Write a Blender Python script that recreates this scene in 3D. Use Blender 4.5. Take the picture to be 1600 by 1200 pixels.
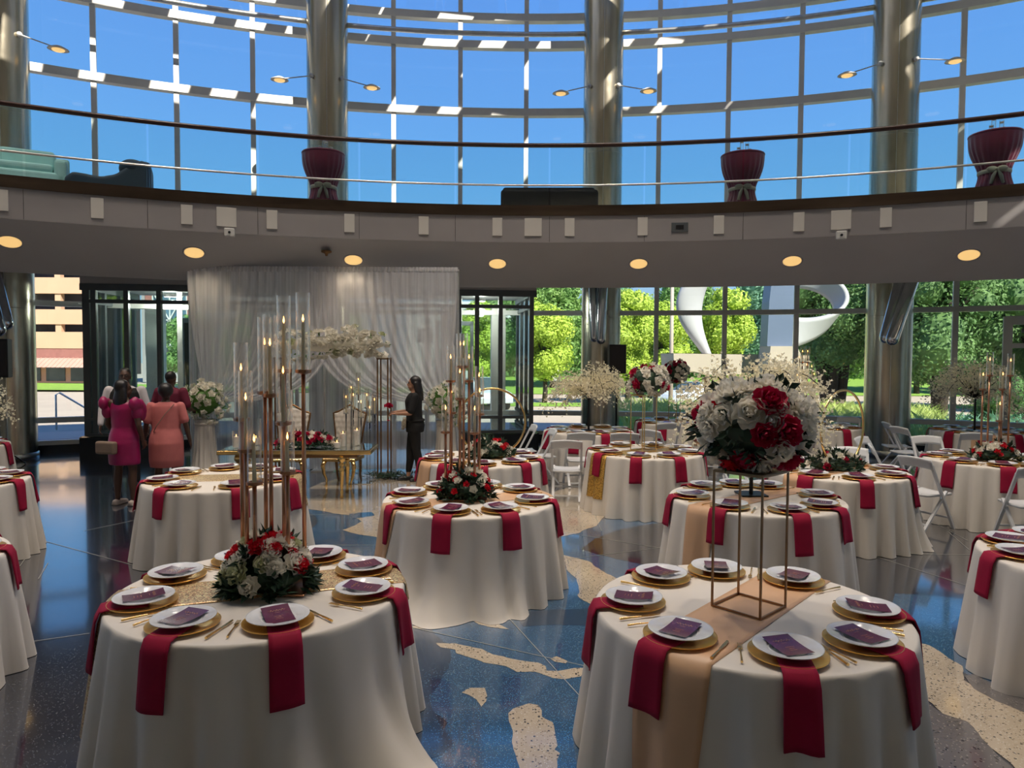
import bpy, bmesh, math, random
from mathutils import Vector, Matrix
R_=math.radians
pi=math.pi
for o in list(bpy.data.objects): bpy.data.objects.remove(o)
scene=bpy.context.scene
COL=scene.collection

# ------------------------------------------------------------------ camera
cam=bpy.data.cameras.new('camera'); camo=bpy.data.objects.new('camera',cam); COL.objects.link(camo)
cam.sensor_fit='HORIZONTAL'; cam.sensor_width=36.0; cam.lens=36.0*1097.0/1600.0
cam.clip_start=0.05; cam.clip_end=600
camo.location=(0,0,2.048)
camo.rotation_euler=(Matrix.Rotation(R_(90-2.335),4,'X')@Matrix.Rotation(0.005,4,'Z')).to_euler()
scene.camera=camo

# ------------------------------------------------------------------ view, world, sun
vs=scene.view_settings
scene.display_settings.display_device='sRGB'
vs.view_transform='Standard'; vs.look='None'; vs.gamma=1.0; vs.use_curve_mapping=False
vs.exposure=0.0
world=bpy.data.worlds.new('sky'); scene.world=world; world.use_nodes=True
wn=world.node_tree; wn.nodes.clear()
wo=wn.nodes.new('ShaderNodeOutputWorld'); wb=wn.nodes.new('ShaderNodeBackground')
tc=wn.nodes.new('ShaderNodeTexCoord'); sx=wn.nodes.new('ShaderNodeSeparateXYZ'); cr=wn.nodes.new('ShaderNodeValToRGB')
wn.links.new(tc.outputs['Generated'],sx.inputs[0]); wn.links.new(sx.outputs['Z'],cr.inputs[0])
wn.links.new(cr.outputs[0],wb.inputs[0]); wn.links.new(wb.outputs[0],wo.inputs[0])
el=cr.color_ramp.elements
el[0].position=0.0; el[0].color=(.62,.78,.92,1)
el[1].position=1.0; el[1].color=(.045,.16,.62,1)
for p,c in ((.08,(.45,.68,.95)),(.20,(.20,.53,1.02)),(.32,(.165,.44,1.0)),(.46,(.14,.37,.97))):
    e=el.new(p); e.color=(*c,1)
wb.inputs[1].default_value=1.0

sun=bpy.data.lights.new('sun','SUN'); suno=bpy.data.objects.new('sun',sun); COL.objects.link(suno)
sun.energy=10.5; sun.angle=R_(0.53); sun.color=(1.0,.93,.82)
SUN_DIR=Vector((-.42,.62,-.72)).normalized()      # the way the light travels
suno.rotation_euler=SUN_DIR.to_track_quat('-Z','Y').to_euler()
suno.location=(10,-20,40)

# added fill lamps under the unseen ceiling, brightening the table tops
CEIL_Z=12.6
FILL_LAMPS=[(-8.5,5.4),(-4.2,6.4),(-.8,5.8),(2.6,6.2),(6.6,5.4),(-5.5,9),(-2,9.6),(1.6,9.4),(5.2,9),(9,7.5),(-9,8.6),(.2,7.8)]
for i,(x,y) in enumerate(FILL_LAMPS):
    l=bpy.data.lights.new('added_fill_lamp','SPOT'); lo=bpy.data.objects.new('added_fill_lamp',l); COL.objects.link(lo)
    l.energy=950; l.color=(1.0,.86,.72); l.spot_size=R_(78); l.spot_blend=.9; l.shadow_soft_size=.22
    lo.location=(x,y,CEIL_Z-.12)

# added unseen spots that brighten the rear wall the columns reflect
for k in range(7):
    a=pi+(k-3)*.42
    l=bpy.data.lights.new('added_rear_fill','SPOT'); lo=bpy.data.objects.new('added_rear_fill',l); COL.objects.link(lo)
    l.energy=800; l.color=(1.0,.84,.66); l.spot_size=R_(80); l.spot_blend=.8; l.shadow_soft_size=.2
    lo.location=(.307+17.6*math.sin(a),-4.191+17.6*math.cos(a),CEIL_Z-.15); lo.rotation_euler=(R_(62),0,-a)

# ------------------------------------------------------------------ materials
def newmat(name):
    m=bpy.data.materials.new(name); m.use_nodes=True
    n=m.node_tree; n.nodes.clear()
    out=n.nodes.new('ShaderNodeOutputMaterial'); b=n.nodes.new('ShaderNodeBsdfPrincipled')
    n.links.new(b.outputs[0],out.inputs[0])
    return m,n,b,out
def coords(n,scale=1.0,kind='Object'):
    t=n.nodes.new('ShaderNodeTexCoord'); mp=n.nodes.new('ShaderNodeMapping')
    mp.inputs['Scale'].default_value=(scale,)*3 if not hasattr(scale,'__len__') else scale
    n.links.new(t.outputs[kind],mp.inputs[0]); return mp.outputs[0]
def noise(n,vec,s=5,d=3):
    x=n.nodes.new('ShaderNodeTexNoise'); x.inputs['Scale'].default_value=s; x.inputs['Detail'].default_value=d
    n.links.new(vec,x.inputs['Vector']); return x.outputs['Fac']
def ramp(n,fac,stops):
    r=n.nodes.new('ShaderNodeValToRGB'); e=r.color_ramp.elements
    e[0].position=stops[0][0]; e[0].color=(*stops[0][1],1); e[1].position=stops[-1][0]; e[1].color=(*stops[-1][1],1)
    for p,c in stops[1:-1]:
        k=e.new(p); k.color=(*c,1)
    n.links.new(fac,r.inputs[0]); return r.outputs[0]
def bump(n,b,h,strength=.3,dist=.01):
    bm=n.nodes.new('ShaderNodeBump'); bm.inputs['Strength'].default_value=strength; bm.inputs['Distance'].default_value=dist
    n.links.new(h,bm.inputs['Height']); n.links.new(bm.outputs[0],b.inputs['Normal'])
def mat(name,col,rough=.5,metal=0,var=.12,vs_=6,bmp=0,bs=60,bd=.002,emit=None,es=0,spec=.5,sheen=0,trans=0,kind='Object',subs=0):
    m,n,b,o=newmat(name)
    v=coords(n,1,kind)
    if var>0:
        f=noise(n,v,vs_,4)
        n.links.new(ramp(n,f,[(.25,tuple(c*(1-var) for c in col)),(.75,tuple(min(1,c*(1+var)) for c in col))]),b.inputs['Base Color'])
    else: b.inputs['Base Color'].default_value=(*col,1)
    b.inputs['Roughness'].default_value=rough; b.inputs['Metallic'].default_value=metal
    b.inputs['Specular IOR Level'].default_value=spec
    if bmp: bump(n,b,noise(n,v,bs,3),bmp,bd)
    if emit: b.inputs['Emission Color'].default_value=(*emit,1); b.inputs['Emission Strength'].default_value=es
    if sheen: b.inputs['Sheen Weight'].default_value=sheen
    if trans:
        t=n.nodes.new('ShaderNodeBsdfTranslucent'); t.inputs[0].default_value=(*[min(1,c*1.1) for c in col],1)
        mx=n.nodes.new('ShaderNodeMixShader'); mx.inputs[0].default_value=trans
        n.links.new(b.outputs[0],mx.inputs[1]); n.links.new(t.outputs[0],mx.inputs[2]); n.links.new(mx.outputs[0],o.inputs[0])
    return m
def glassmat(name,tint,refl=1.0,rough=0.0,ior=1.45,lo=0.0):
    m,n,b,o=newmat(name); n.nodes.remove(b)
    t=n.nodes.new('ShaderNodeBsdfTransparent'); t.inputs[0].default_value=(*tint,1)
    g=n.nodes.new('ShaderNodeBsdfGlossy'); g.inputs['Roughness'].default_value=rough; g.inputs[0].default_value=(1,1,1,1)
    fr=n.nodes.new('ShaderNodeFresnel'); fr.inputs[0].default_value=ior
    ml=n.nodes.new('ShaderNodeMath'); ml.operation='MULTIPLY_ADD'; ml.inputs[1].default_value=refl; ml.inputs[2].default_value=lo; ml.use_clamp=True
    n.links.new(fr.outputs[0],ml.inputs[0])
    mx=n.nodes.new('ShaderNodeMixShader'); n.links.new(ml.outputs[0],mx.inputs[0])
    n.links.new(t.outputs[0],mx.inputs[1]); n.links.new(g.outputs[0],mx.inputs[2]); n.links.new(mx.outputs[0],o.inputs[0])
    return m
def tubemat():
    m,n,b,o=newmat('candle_glass'); n.nodes.remove(b)
    t=n.nodes.new('ShaderNodeBsdfTransparent'); t.inputs[0].default_value=(.98,.98,.96,1)
    g=n.nodes.new('ShaderNodeBsdfGlossy'); g.inputs['Roughness'].default_value=.05
    tl=n.nodes.new('ShaderNodeBsdfTranslucent'); tl.inputs[0].default_value=(1,1,.92,1)  # whitish edge colour stands in for light refracted in the glass
    m1=n.nodes.new('ShaderNodeMixShader'); m1.inputs[0].default_value=.65; n.links.new(g.outputs[0],m1.inputs[1]); n.links.new(tl.outputs[0],m1.inputs[2])
    lw=n.nodes.new('ShaderNodeLayerWeight'); lw.inputs[0].default_value=.45
    ml=n.nodes.new('ShaderNodeMath'); ml.operation='MULTIPLY_ADD'; ml.inputs[1].default_value=1.0; ml.inputs[2].default_value=.05; ml.use_clamp=True
    n.links.new(lw.outputs['Facing'],ml.inputs[0]); pw=n.nodes.new('ShaderNodeMath'); pw.operation='POWER'; pw.inputs[1].default_value=1.25; n.links.new(ml.outputs[0],pw.inputs[0])
    mx=n.nodes.new('ShaderNodeMixShader'); n.links.new(pw.outputs[0],mx.inputs[0]); n.links.new(t.outputs[0],mx.inputs[1]); n.links.new(m1.outputs[0],mx.inputs[2]); n.links.new(mx.outputs[0],o.inputs[0])
    return m
def terrazzo(name,base,chips,cscale=90,dens=.35,rough=.13,big=None):
    m,n,b,o=newmat(name); v=coords(n,1)
    f=noise(n,v,1.3,5)
    bc=ramp(n,f,[(.3,tuple(c*.85 for c in base)),(.7,tuple(c*1.15 for c in base))])
    cur=bc
    for k,(c,sc,th) in enumerate(chips):
        vo=n.nodes.new('ShaderNodeTexVoronoi'); vo.inputs['Scale'].default_value=sc; n.links.new(v,vo.inputs['Vector'])
        sp=n.nodes.new('ShaderNodeSeparateColor'); n.links.new(vo.outputs['Color'],sp.inputs[0])
        a=n.nodes.new('ShaderNodeMath'); a.operation='LESS_THAN'; a.inputs[1].default_value=th; n.links.new(sp.outputs[0],a.inputs[0])
        d=n.nodes.new('ShaderNodeMath'); d.operation='LESS_THAN'; d.inputs[1].default_value=.42; n.links.new(vo.outputs['Distance'],d.inputs[0])
        mu=n.nodes.new('ShaderNodeMath'); mu.operation='MULTIPLY'; n.links.new(a.outputs[0],mu.inputs[0]); n.links.new(d.outputs[0],mu.inputs[1])
        mx=n.nodes.new('ShaderNodeMix'); mx.data_type='RGBA'; n.links.new(mu.outputs[0],mx.inputs['Factor'])
        n.links.new(cur,mx.inputs['A']); mx.inputs['B'].default_value=(*c,1); cur=mx.outputs['Result']
    n.links.new(cur,b.inputs['Base Color'])
    r=n.nodes.new('ShaderNodeMapRange'); r.inputs[3].default_value=rough*.7; r.inputs[4].default_value=rough*1.6
    n.links.new(noise(n,v,2.2,4),r.inputs[0]); n.links.new(r.outputs[0],b.inputs['Roughness'])
    b.inputs['Specular IOR Level'].default_value=.85
    b.inputs['Coat Weight'].default_value=1.0; b.inputs['Coat Roughness'].default_value=.07; b.inputs['Coat IOR'].default_value=1.75
    return m
def sequin(name,col):
    m,n,b,o=newmat(name); v=coords(n,1)
    vo=n.nodes.new('ShaderNodeTexVoronoi'); vo.inputs['Scale'].default_value=170; n.links.new(v,vo.inputs['Vector'])
    sp=n.nodes.new('ShaderNodeSeparateColor'); n.links.new(vo.outputs['Color'],sp.inputs[0])
    n.links.new(ramp(n,sp.outputs[0],[(0,tuple(c*.25 for c in col)),(.6,col),(1,tuple(min(1,c*2.1) for c in col))]),b.inputs['Base Color'])
    b.inputs['Metallic'].default_value=.5; b.inputs['Roughness'].default_value=.36
    bm=n.nodes.new('ShaderNodeBump'); bm.inputs['Strength'].default_value=.8; bm.inputs['Distance'].default_value=.006
    n.links.new(sp.outputs[1],bm.inputs['Height']); n.links.new(bm.outputs[0],b.inputs['Normal'])
    return m
def steel(name,col,rough,stretch=(3,3,.25),bmp=.25):
    m,n,b,o=newmat(name); v=coords(n,stretch)
    f=noise(n,v,2.0,5)
    n.links.new(ramp(n,f,[(.3,tuple(c*.7 for c in col)),(.7,tuple(min(1,c*1.25) for c in col))]),b.inputs['Base Color'])
    b.inputs['Metallic'].default_value=1; b.inputs['Roughness'].default_value=rough
    bump(n,b,noise(n,coords(n,(1,1,1)),1.6,2),bmp,.05)
    return m
M={}
M['navy']=terrazzo('navy_terrazzo',(.010,.014,.026),[((.17,.19,.23),150,.12),((.05,.06,.09),190,.3),((.003,.003,.006),160,.2)],rough=.15)
M['blue']=terrazzo('blue_terrazzo',(.018,.085,.19),[((.11,.28,.40),150,.22),((.01,.04,.11),130,.2),((.30,.38,.32),170,.07)],rough=.17)
M['deepblue']=terrazzo('deep_blue_terrazzo',(.016,.045,.095),[((.06,.14,.22),95,.22),((.006,.02,.06),80,.2)],rough=.17)
M['cream']=terrazzo('cream_terrazzo',(.50,.42,.31),[((.03,.028,.025),62,.13),((.24,.19,.13),85,.15),((.66,.6,.5),110,.2)],rough=.2)
M['greyt']=terrazzo('grey_terrazzo',(.13,.12,.12),[((.02,.02,.02),62,.2),((.3,.27,.24),85,.15)],rough=.2)
M['zinc']=mat('divider_strip',(.55,.55,.5),.35,.7)
M['plaster']=mat('soffit_plaster',(.50,.485,.49),.75,0,.04,1.2)
M['fascia']=mat('fascia_panel',(.34,.32,.32),.6,0,.06,1.5)
M['white_wall']=mat('white_wall',(.70,.67,.62),.8,0,.05,2)
M['bronze']=steel('bronze_edge',(.10,.075,.062),.24,(.3,.3,3))
M['frame']=mat('window_frame_grey',(.80,.77,.72),.45,.1,.05,3)
M['darkframe']=mat('dark_frame',(.12,.135,.145),.4,.2,.1,3)
M['black']=mat('black_satin',(.012,.012,.014),.4,0,.1)
M['granite']=mat('black_granite',(.02,.022,.026),.15,0,.4,60)
M['column']=steel('brushed_steel_column',(.66,.60,.47),.25)
M['chrome']=steel('polished_steel_pipe',(.82,.84,.88),.10,(3,3,.6),.1)
M['wood']=mat('dark_wood_rail',(.055,.022,.018),.3,0,.2)
M['railsteel']=mat('rail_steel',(.75,.76,.74),.28,.9)
M['glass']=glassmat('window_glass',(.93,.96,.95),.8)
M['rail_glass']=glassmat('guardrail_glass',(.90,.96,.96),.75)
M['vglass']=glassmat('vestibule_glass',(.86,.95,.94),1.2,0,1.5,.02)
M['tubeglass']=tubemat()
M['cloth']=mat('ivory_tablecloth',(.70,.66,.60),.62,0,.03,3,.08,500,.001)
M['satin']=mat('champagne_satin',(.66,.41,.24),.42,0,.06,4,.1,40,.003)
M['sequin']=sequin('gold_sequin',(.82,.52,.28))
M['sequin2']=sequin('deep_gold_sequin',(.62,.33,.07))
M['napkin']=mat('magenta_napkin',(.30,.004,.036),.75,0,.12,8,.15,700,.001,spec=.25)
M['plate']=mat('silver_rim_plate',(.74,.76,.79),.16,0,.05,9,.35,45,.002,spec=.8)
M['charger']=mat('gold_charger',(.85,.50,.13),.30,.85,.12,9,.3,80,.002)
M['gold']=mat('gold_metal',(.80,.55,.22),.24,1,.1,8)
M['rosegold']=mat('rose_gold_metal',(.55,.29,.17),.28,1,.1,8)
M['darkgold']=mat('antique_gold_metal',(.27,.15,.07),.35,.9,.2,12)
M['card']=mat('plum_card',(.105,.012,.045),.26,0,.2,18,spec=.8)
M['script']=mat('gold_script',(.75,.45,.25),.4,.5)
M['whiterose']=mat('ivory_petal',(.90,.87,.78),.6,0,.05,20,trans=.35)
M['greenrose']=mat('pale_green_petal',(.62,.64,.40),.6,0,.1,20,trans=.25)
M['redrose']=mat('red_petal',(.72,.012,.035),.55,0,.2,20,trans=.2)
M['magrose']=mat('magenta_petal',(.50,.008,.06),.55,0,.2,20,trans=.2)
M['blossom']=mat('cream_blossom_petal',(.92,.86,.66),.6,0,.05,20,trans=.4)
M['leaf']=mat('dark_leaf',(.022,.055,.03),.5,0,.4,12)
M['leaf2']=mat('fresh_leaf',(.10,.24,.04),.5,0,.3,12,trans=.2)
M['candle']=mat('ivory_candle_wax',(.72,.66,.48),.5,0,.04,subs=0,trans=.15)
M['pinkcandle']=mat('white_pillar_wax',(.78,.72,.68),.5,0,.04,trans=.2)
M['flame']=mat('flame',(1,.5,.12),.5,0,0,emit=(1,.42,.10),es=9)
M['whitechair']=mat('white_resin',(.66,.68,.70),.38,0,.04,3)
M['bark']=mat('bark',(.05,.035,.025),.85,0,.3,20,.5,40,.01)
M['blackmetal']=mat('black_metal',(.015,.014,.013),.4,.4,.2)
M['downlight']=mat('warm_downlight',(.9,.7,.4),.4,.2,0,emit=(1,.62,.22),es=.85)
M['whitepaint']=mat('white_paint',(.70,.69,.66),.5,0,.04)
M['maroonspandex']=mat('maroon_spandex',(.20,.008,.045),.45,0,.15,8,sheen=.4)
M['sash']=mat('ivory_sash',(.55,.47,.34),.5,0,.1)
M['teal']=mat('teal_upholstery',(.48,.80,.76),.75,0,.08,5,.1,300,.001)
M['navyuph']=mat('navy_upholstery',(.02,.045,.075),.6,0,.15,5)
M['tuft']=mat('ivory_leatherette',(.62,.57,.50),.4,0,.05,6)
M['mirror']=mat('mirror_top',(.75,.82,.80),.06,1,0)
M['lucite']=glassmat('clear_acrylic',(.9,.93,.95),1.4,0,1.5,.05)
# outdoors
M['asphalt']=mat('pale_road',(.44,.36,.28),.9,0,.08,.6)
M['plaza']=mat('plaza_paving',(.62,.45,.36),.85,0,.1,.8)
M['brickpave']=mat('red_brick_paving',(.42,.20,.15),.85,0,.15,3)
M['grass']=mat('lawn',(.20,.34,.04),.9,0,.35,6)
M['concrete']=mat('beige_concrete',(.60,.37,.24),.85,0,.05,.5)
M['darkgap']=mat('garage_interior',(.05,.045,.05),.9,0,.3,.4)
M['brick']=mat('red_brick',(.32,.13,.11),.85,0,.15,3)
M['awning']=mat('copper_awning',(.52,.30,.24),.6,0,.1,1)
M['greybuilding']=mat('grey_facade',(.34,.32,.33),.8,0,.06,.5)
M['blueglass']=mat('blue_curtain_wall',(.12,.22,.30),.15,.3,.3,.8)
M['shopglass']=mat('shop_glass',(.06,.08,.08),.15,0,.5,.8)
M['whitesculpt']=mat('white_sculpture',(.46,.46,.47),.5,0,.04,.5)
M['bluegreysculpt']=mat('slate_grey_panel',(.17,.22,.32),.4,.3,.08,.5)
M['creamstone']=mat('cream_stone',(.48,.41,.33),.75,0,.06,.8)
def leafmat(name,a,b_,tr=.35):
    m,n,b,o=newmat(name); v=coords(n,1)
    c=ramp(n,noise(n,v,.9,6),[(.3,a),(.7,b_)])
    n.links.new(c,b.inputs['Base Color']); b.inputs['Roughness'].default_value=.6
    t=n.nodes.new('ShaderNodeBsdfTranslucent'); n.links.new(c,t.inputs[0])
    mx=n.nodes.new('ShaderNodeMixShader'); mx.inputs[0].default_value=tr
    n.links.new(b.outputs[0],mx.inputs[1]); n.links.new(t.outputs[0],mx.inputs[2]); n.links.new(mx.outputs[0],o.inputs[0])
    return m
M['lime']=leafmat('lime_leaves',(.34,.48,.05),(.62,.76,.12))
M['mid']=leafmat('green_leaves',(.13,.28,.07),(.32,.50,.14))
M['dark']=leafmat('dark_leaves',(.07,.17,.05),(.24,.40,.13))
M['bluegreen']=leafmat('blue_green_leaves',(.13,.30,.20),(.30,.52,.32))
M['grassblade']=leafmat('tall_grass_blades',(.42,.52,.12),(.75,.78,.32))

# ------------------------------------------------------------------ mesh helpers
class MB:
    def __init__(s): s.v=[]; s.f=[]; s.mi=[]; s.m=0
    def add(s,vs_,fs):
        b=len(s.v); s.v.extend([tuple(v) for v in vs_])
        for f in fs: s.f.append(tuple(i+b for i in f)); s.mi.append(s.m)
    def box(s,c,d,rz=0,mtx=None):
        x,y,z=d[0]/2,d[1]/2,d[2]/2
        vs_=[Vector((a*x,b*y,e*z)) for a in(-1,1) for b in(-1,1) for e in(-1,1)]
        Mx=Matrix.Translation(c)@(mtx.to_4x4() if mtx is not None else Matrix.Rotation(rz,4,'Z'))
        s.add([Mx@v for v in vs_],[(0,1,3,2),(4,6,7,5),(0,4,5,1),(2,3,7,6),(0,2,6,4),(1,5,7,3)])
    def bar(s,p0,p1,w,t,up=(0,0,1)):
        p0=Vector(p0);p1=Vector(p1);d=(p1-p0);L=d.length;d.normalize();u=Vector(up)
        x=d.cross(u)
        if x.length<1e-4: x=d.cross(Vector((0,1,0)))
        x.normalize(); y=x.cross(d)
        m=Matrix((x,d,y)).transposed()
        s.box((p0+p1)/2,(w,L,t),mtx=m)
    def tube(s,pts,r,n=10,cap=True,rad=None):
        pts=[Vector(p) for p in pts]; rings=[]
        ref=None
        for i,p in enumerate(pts):
            d=(pts[min(i+1,len(pts)-1)]-pts[max(i-1,0)])
            if d.length<1e-9: d=Vector((0,0,1))
            d.normalize()
            if ref is None:
                ref=d.cross(Vector((0,0,1)))
                if ref.length<.1: ref=d.cross(Vector((1,0,0)))
            x=(ref-d*ref.dot(d)); 
            if x.length<1e-5: x=d.cross(Vector((0,1,0)))
            x.normalize(); ref=x; y=d.cross(x)
            rr=(rad[i] if rad else r)
            rings.append([p+(x*math.cos(a)+y*math.sin(a))*rr for a in [2*pi*k/n for k in range(n)]])
        vs_=[v for q in rings for v in q]; fs=[]
        for i in range(len(pts)-1):
            for k in range(n): fs.append((i*n+k,i*n+(k+1)%n,(i+1)*n+(k+1)%n,(i+1)*n+k))
        if cap: fs.append(tuple(range(n-1,-1,-1))); fs.append(tuple((len(pts)-1)*n+k for k in range(n)))
        s.add(vs_,fs)
    def cyl(s,p0,p1,r0,r1=None,n=16,cap=True):
        s.tube([p0,p1],r0,n,cap,[r0,r1 if r1 is not None else r0])
    def lathe(s,prof,n=24,c=(0,0,0),sx=1,sy=1):
        vs_=[];fs=[]
        for (r,z) in prof:
            for k in range(n):
                a=2*pi*k/n; vs_.append((c[0]+r*math.cos(a)*sx,c[1]+r*math.sin(a)*sy,c[2]+z))
        for i in range(len(prof)-1):
            for k in range(n): fs.append((i*n+k,i*n+(k+1)%n,(i+1)*n+(k+1)%n,(i+1)*n+k))
        if prof[0][0]>1e-6: fs.append(tuple(range(n-1,-1,-1)))
        if prof[-1][0]>1e-6: fs.append(tuple((len(prof)-1)*n+k for k in range(n)))
        s.add(vs_,fs)
    def ball(s,c,r,n=10,m=8,sc=(1,1,1),mtx=None):
        vs_=[];fs=[]
        for i in range(m+1):
            t=pi*i/m
            for k in range(n):
                a=2*pi*k/n; v=Vector((r*sc[0]*math.sin(t)*math.cos(a),r*sc[1]*math.sin(t)*math.sin(a),r*sc[2]*math.cos(t)))
                if mtx is not None: v=mtx@v
                vs_.append(Vector(c)+v)
        for i in range(m):
            for k in range(n): fs.append((i*n+k,(i+1)*n+k,(i+1)*n+(k+1)%n,i*n+(k+1)%n))
        s.add(vs_,fs)
    def grid(s,fn,nu,nv,closed=False):
        vs_=[fn(i/nu,j/nv) for i in range(nu+(0 if closed else 1)) for j in range(nv+1)]
        fs=[];c=nu if closed else nu+1
        for i in range(nu):
            for j in range(nv):
                a=i*(nv+1)+j; b=((i+1)%c)*(nv+1)+j; fs.append((a,b,b+1,a+1))
        s.add(vs_,fs)
    def arcbox(s,r0,r1,z0,z1,a0,a1,n=60):
        # box swept round the atrium centre
        vs_=[];fs=[]
        for i in range(n+1):
            a=a0+(a1-a0)*i/n
            for (r,z) in ((r0,z0),(r1,z0),(r1,z1),(r0,z1)): vs_.append((CX+r*math.sin(a),CY+r*math.cos(a),z))
        for i in range(n):
            b=i*4
            for k in range(4): fs.append((b+k,b+(k+1)%4,b+4+(k+1)%4,b+4+k))
        fs.append((3,2,1,0)); fs.append((n*4,n*4+1,n*4+2,n*4+3)); s.add(vs_,fs)
    def mesh(s,name,mats,smooth=False,auto=None):
        me=bpy.data.meshes.new(name); me.from_pydata(s.v,[],s.f)
        for m in (mats if isinstance(mats,(list,tuple)) else [mats]): me.materials.append(m)
        if any(s.mi): me.polygons.foreach_set('material_index',s.mi)
        if smooth: me.polygons.foreach_set('use_smooth',[True]*len(me.polygons))
        me.update()
        if auto is not None: me.set_sharp_from_angle(angle=R_(auto))
        return me
    def build(s,name,mats,parent=None,loc=None,rz=0,smooth=False,auto=None):
        return link(name,s.mesh(name,mats,smooth or auto is not None,auto),parent,loc,rz)
def link(name,me,parent=None,loc=None,rz=0,scale=None):
    o=bpy.data.objects.new(name,me); COL.objects.link(o)
    if parent is not None: o.parent=parent
    if loc is not None: o.location=loc
    if rz: o.rotation_euler=(0,0,rz)
    if scale: o.scale=(scale,)*3
    return o
def tag(o,label=None,cat=None,group=None,kind=None):
    if label: o['label']=label
    if cat: o['category']=cat
    if group: o['group']=group
    if kind: o['kind']=kind
    return o
def thing(name,label,cat,loc=(0,0,0),rz=0,group=None):
    o=link(name,None,None,loc,rz); o.empty_display_size=.1
    return tag(o,label,cat,group)
def struct(o): o['kind']='structure'; return o
def copy_tree(o,parent=None):
    c=o.copy(); COL.objects.link(c)
    if parent is not None: c.parent=parent
    for ch in CH.get(o.name,[x for x in o.children]): copy_tree(ch,c)
    return c
CH={}
def bevel(o,w=.01,seg=2):
    m=o.modifiers.new('bevel','BEVEL'); m.width=w; m.segments=seg; m.limit_method='ANGLE'; return o
CX,CY,RG,DA=.307,-4.191,21.285,.074
def P(a,r,z=0): return Vector((CX+r*math.sin(a),CY+r*math.cos(a),z))
# ================================================================== the building
A0,A1=-21*DA,21*DA
# floor with inlaid map of terrazzo
fm=MB(); n=96
fm.add([(CX,CY,0)]+[P(2*pi*k/n,RG+.35) for k in range(n)],[(0,1+(k+1)%n,1+k) for k in range(n)])
floor=struct(fm.build('floor',M['navy']))
def rough_outline(pts,seed,amp=.03,it=3):
    rnd=random.Random(seed); pts=[Vector((x,y)) for x,y in pts]
    for k in range(it):
        q=[]
        for i,p in enumerate(pts):
            nx=pts[(i+1)%len(pts)]; d=nx-p; m=(p+nx)/2+Vector((-d.y,d.x))*rnd.uniform(-amp,amp)*3.2
            q+=[p,m]
        pts=q
    return pts
INL=0
def inlay(pts,m,seed,level,amp=.03,it=3,label=None):
    q=rough_outline(pts,seed,amp,it)
    bm=bmesh.new(); vs_=[bm.verts.new((p.x,p.y,0)) for p in q]; f=bm.faces.new(vs_)
    if f.normal.z<0: f.normal_flip()
    bm.normal_update()
    if f.normal.z<0: f.normal_flip()
    bmesh.ops.triangulate(bm,faces=[f]); me=bpy.data.meshes.new('terrazzo_inlay'); bm.to_mesh(me); bm.free(); me.materials.append(m)
    o=link('terrazzo_inlay',me,floor,(0,0,.0008*level)); 
    if label: o['label']=label
    return o
inlay([(-2.853, 9.435), (-2.112, 9.617), (-1.327, 9.08), (-0.326, 9.102), (0.517, 7.884), (0.817, 8.368), (1.32, 8.919), (2.062, 9.309), (2.518, 8.803), (2.316, 7.594), (1.479, 6.373), (1.026, 4.989), (0.801, 4.055), (0.592, 3.114), (-0.455, 3.106), (-0.347, 3.828), (-0.615, 4.198), (-1.07, 4.852), (-1.649, 6.417), (-2.218, 7.509)],M['blue'],1,1,0.03,3)
inlay([(0.721, 7.362), (1.206, 8.13), (1.904, 8.586), (2.41, 8.154), (1.893, 6.38), (1.492, 6.703), (1.043, 7.016)],M['navy'],2,2,0.015,3)
inlay([(-0.625, 3.401), (-0.351, 3.515), (-0.302, 3.635), (-0.379, 3.794), (-0.476, 4.081), (-0.437, 4.37), (-0.4, 4.652), (-0.497, 4.97), (-0.699, 5.466), (-1.233, 5.6), (-0.745, 3.104), (-0.571, 3.105)],M['deepblue'],3,2,0.02,3)
inlay([(0.016, 5.488), (0.249, 5.57), (0.649, 5.624), (0.633, 5.235), (0.374, 5.26), (0.098, 5.228)],M['deepblue'],4,2,0.01,3)
inlay([(-3.117, 10.314), (-3.047, 11.097), (-2.609, 11.888), (-1.196, 11.929), (-0.782, 7.803), (-1.416, 7.736), (-1.973, 8.126), (-1.837, 8.54), (-2.074, 8.88), (-2.509, 9.129), (-2.709, 9.239)],M['cream'],5,3,0.02,3)
inlay([(-2.09, 8.952), (-1.826, 9.069), (-1.741, 8.852), (-1.985, 8.672)],M['blue'],6,4,0.02,2)
inlay([(0.428, 10.166), (1.088, 11.21), (1.295, 9.331), (1.025, 8.373), (0.785, 8.033), (0.513, 7.828), (0.26, 9.116)],M['cream'],7,3,0.02,3)
inlay([(0.511, 7.166), (0.687, 7.01), (0.799, 6.859), (0.957, 6.421), (1.161, 5.938), (0.962, 5.421), (0.666, 5.684), (0.568, 5.929), (0.602, 6.359), (0.53, 6.647)],M['cream'],8,3,0.02,3)
inlay([(-0.533, 4.913), (-0.384, 4.905), (-0.2, 4.815), (-0.122, 4.727), (0.015, 4.657), (0.184, 4.603), (0.23, 4.549), (0.233, 4.482), (0.321, 4.483), (0.419, 4.524), (0.502, 4.525), (0.491, 4.42), (0.347, 4.363), (0.268, 4.38), (0.156, 4.468), (0.038, 4.462), (-0.033, 4.546), (-0.178, 4.599), (-0.242, 4.654), (-0.371, 4.739), (-0.388, 4.804), (-0.493, 4.842)],M['cream'],9,3,0.012,2)
inlay([(-0.284, 5.324), (-0.095, 5.279), (-0.012, 5.167), (-0.148, 5.207), (-0.24, 5.259)],M['cream'],10,3,0.012,2)
inlay([(-0.779, 5.224), (-0.643, 5.236), (-0.502, 5.192), (-0.731, 5.175)],M['cream'],11,3,0.012,2)
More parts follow.
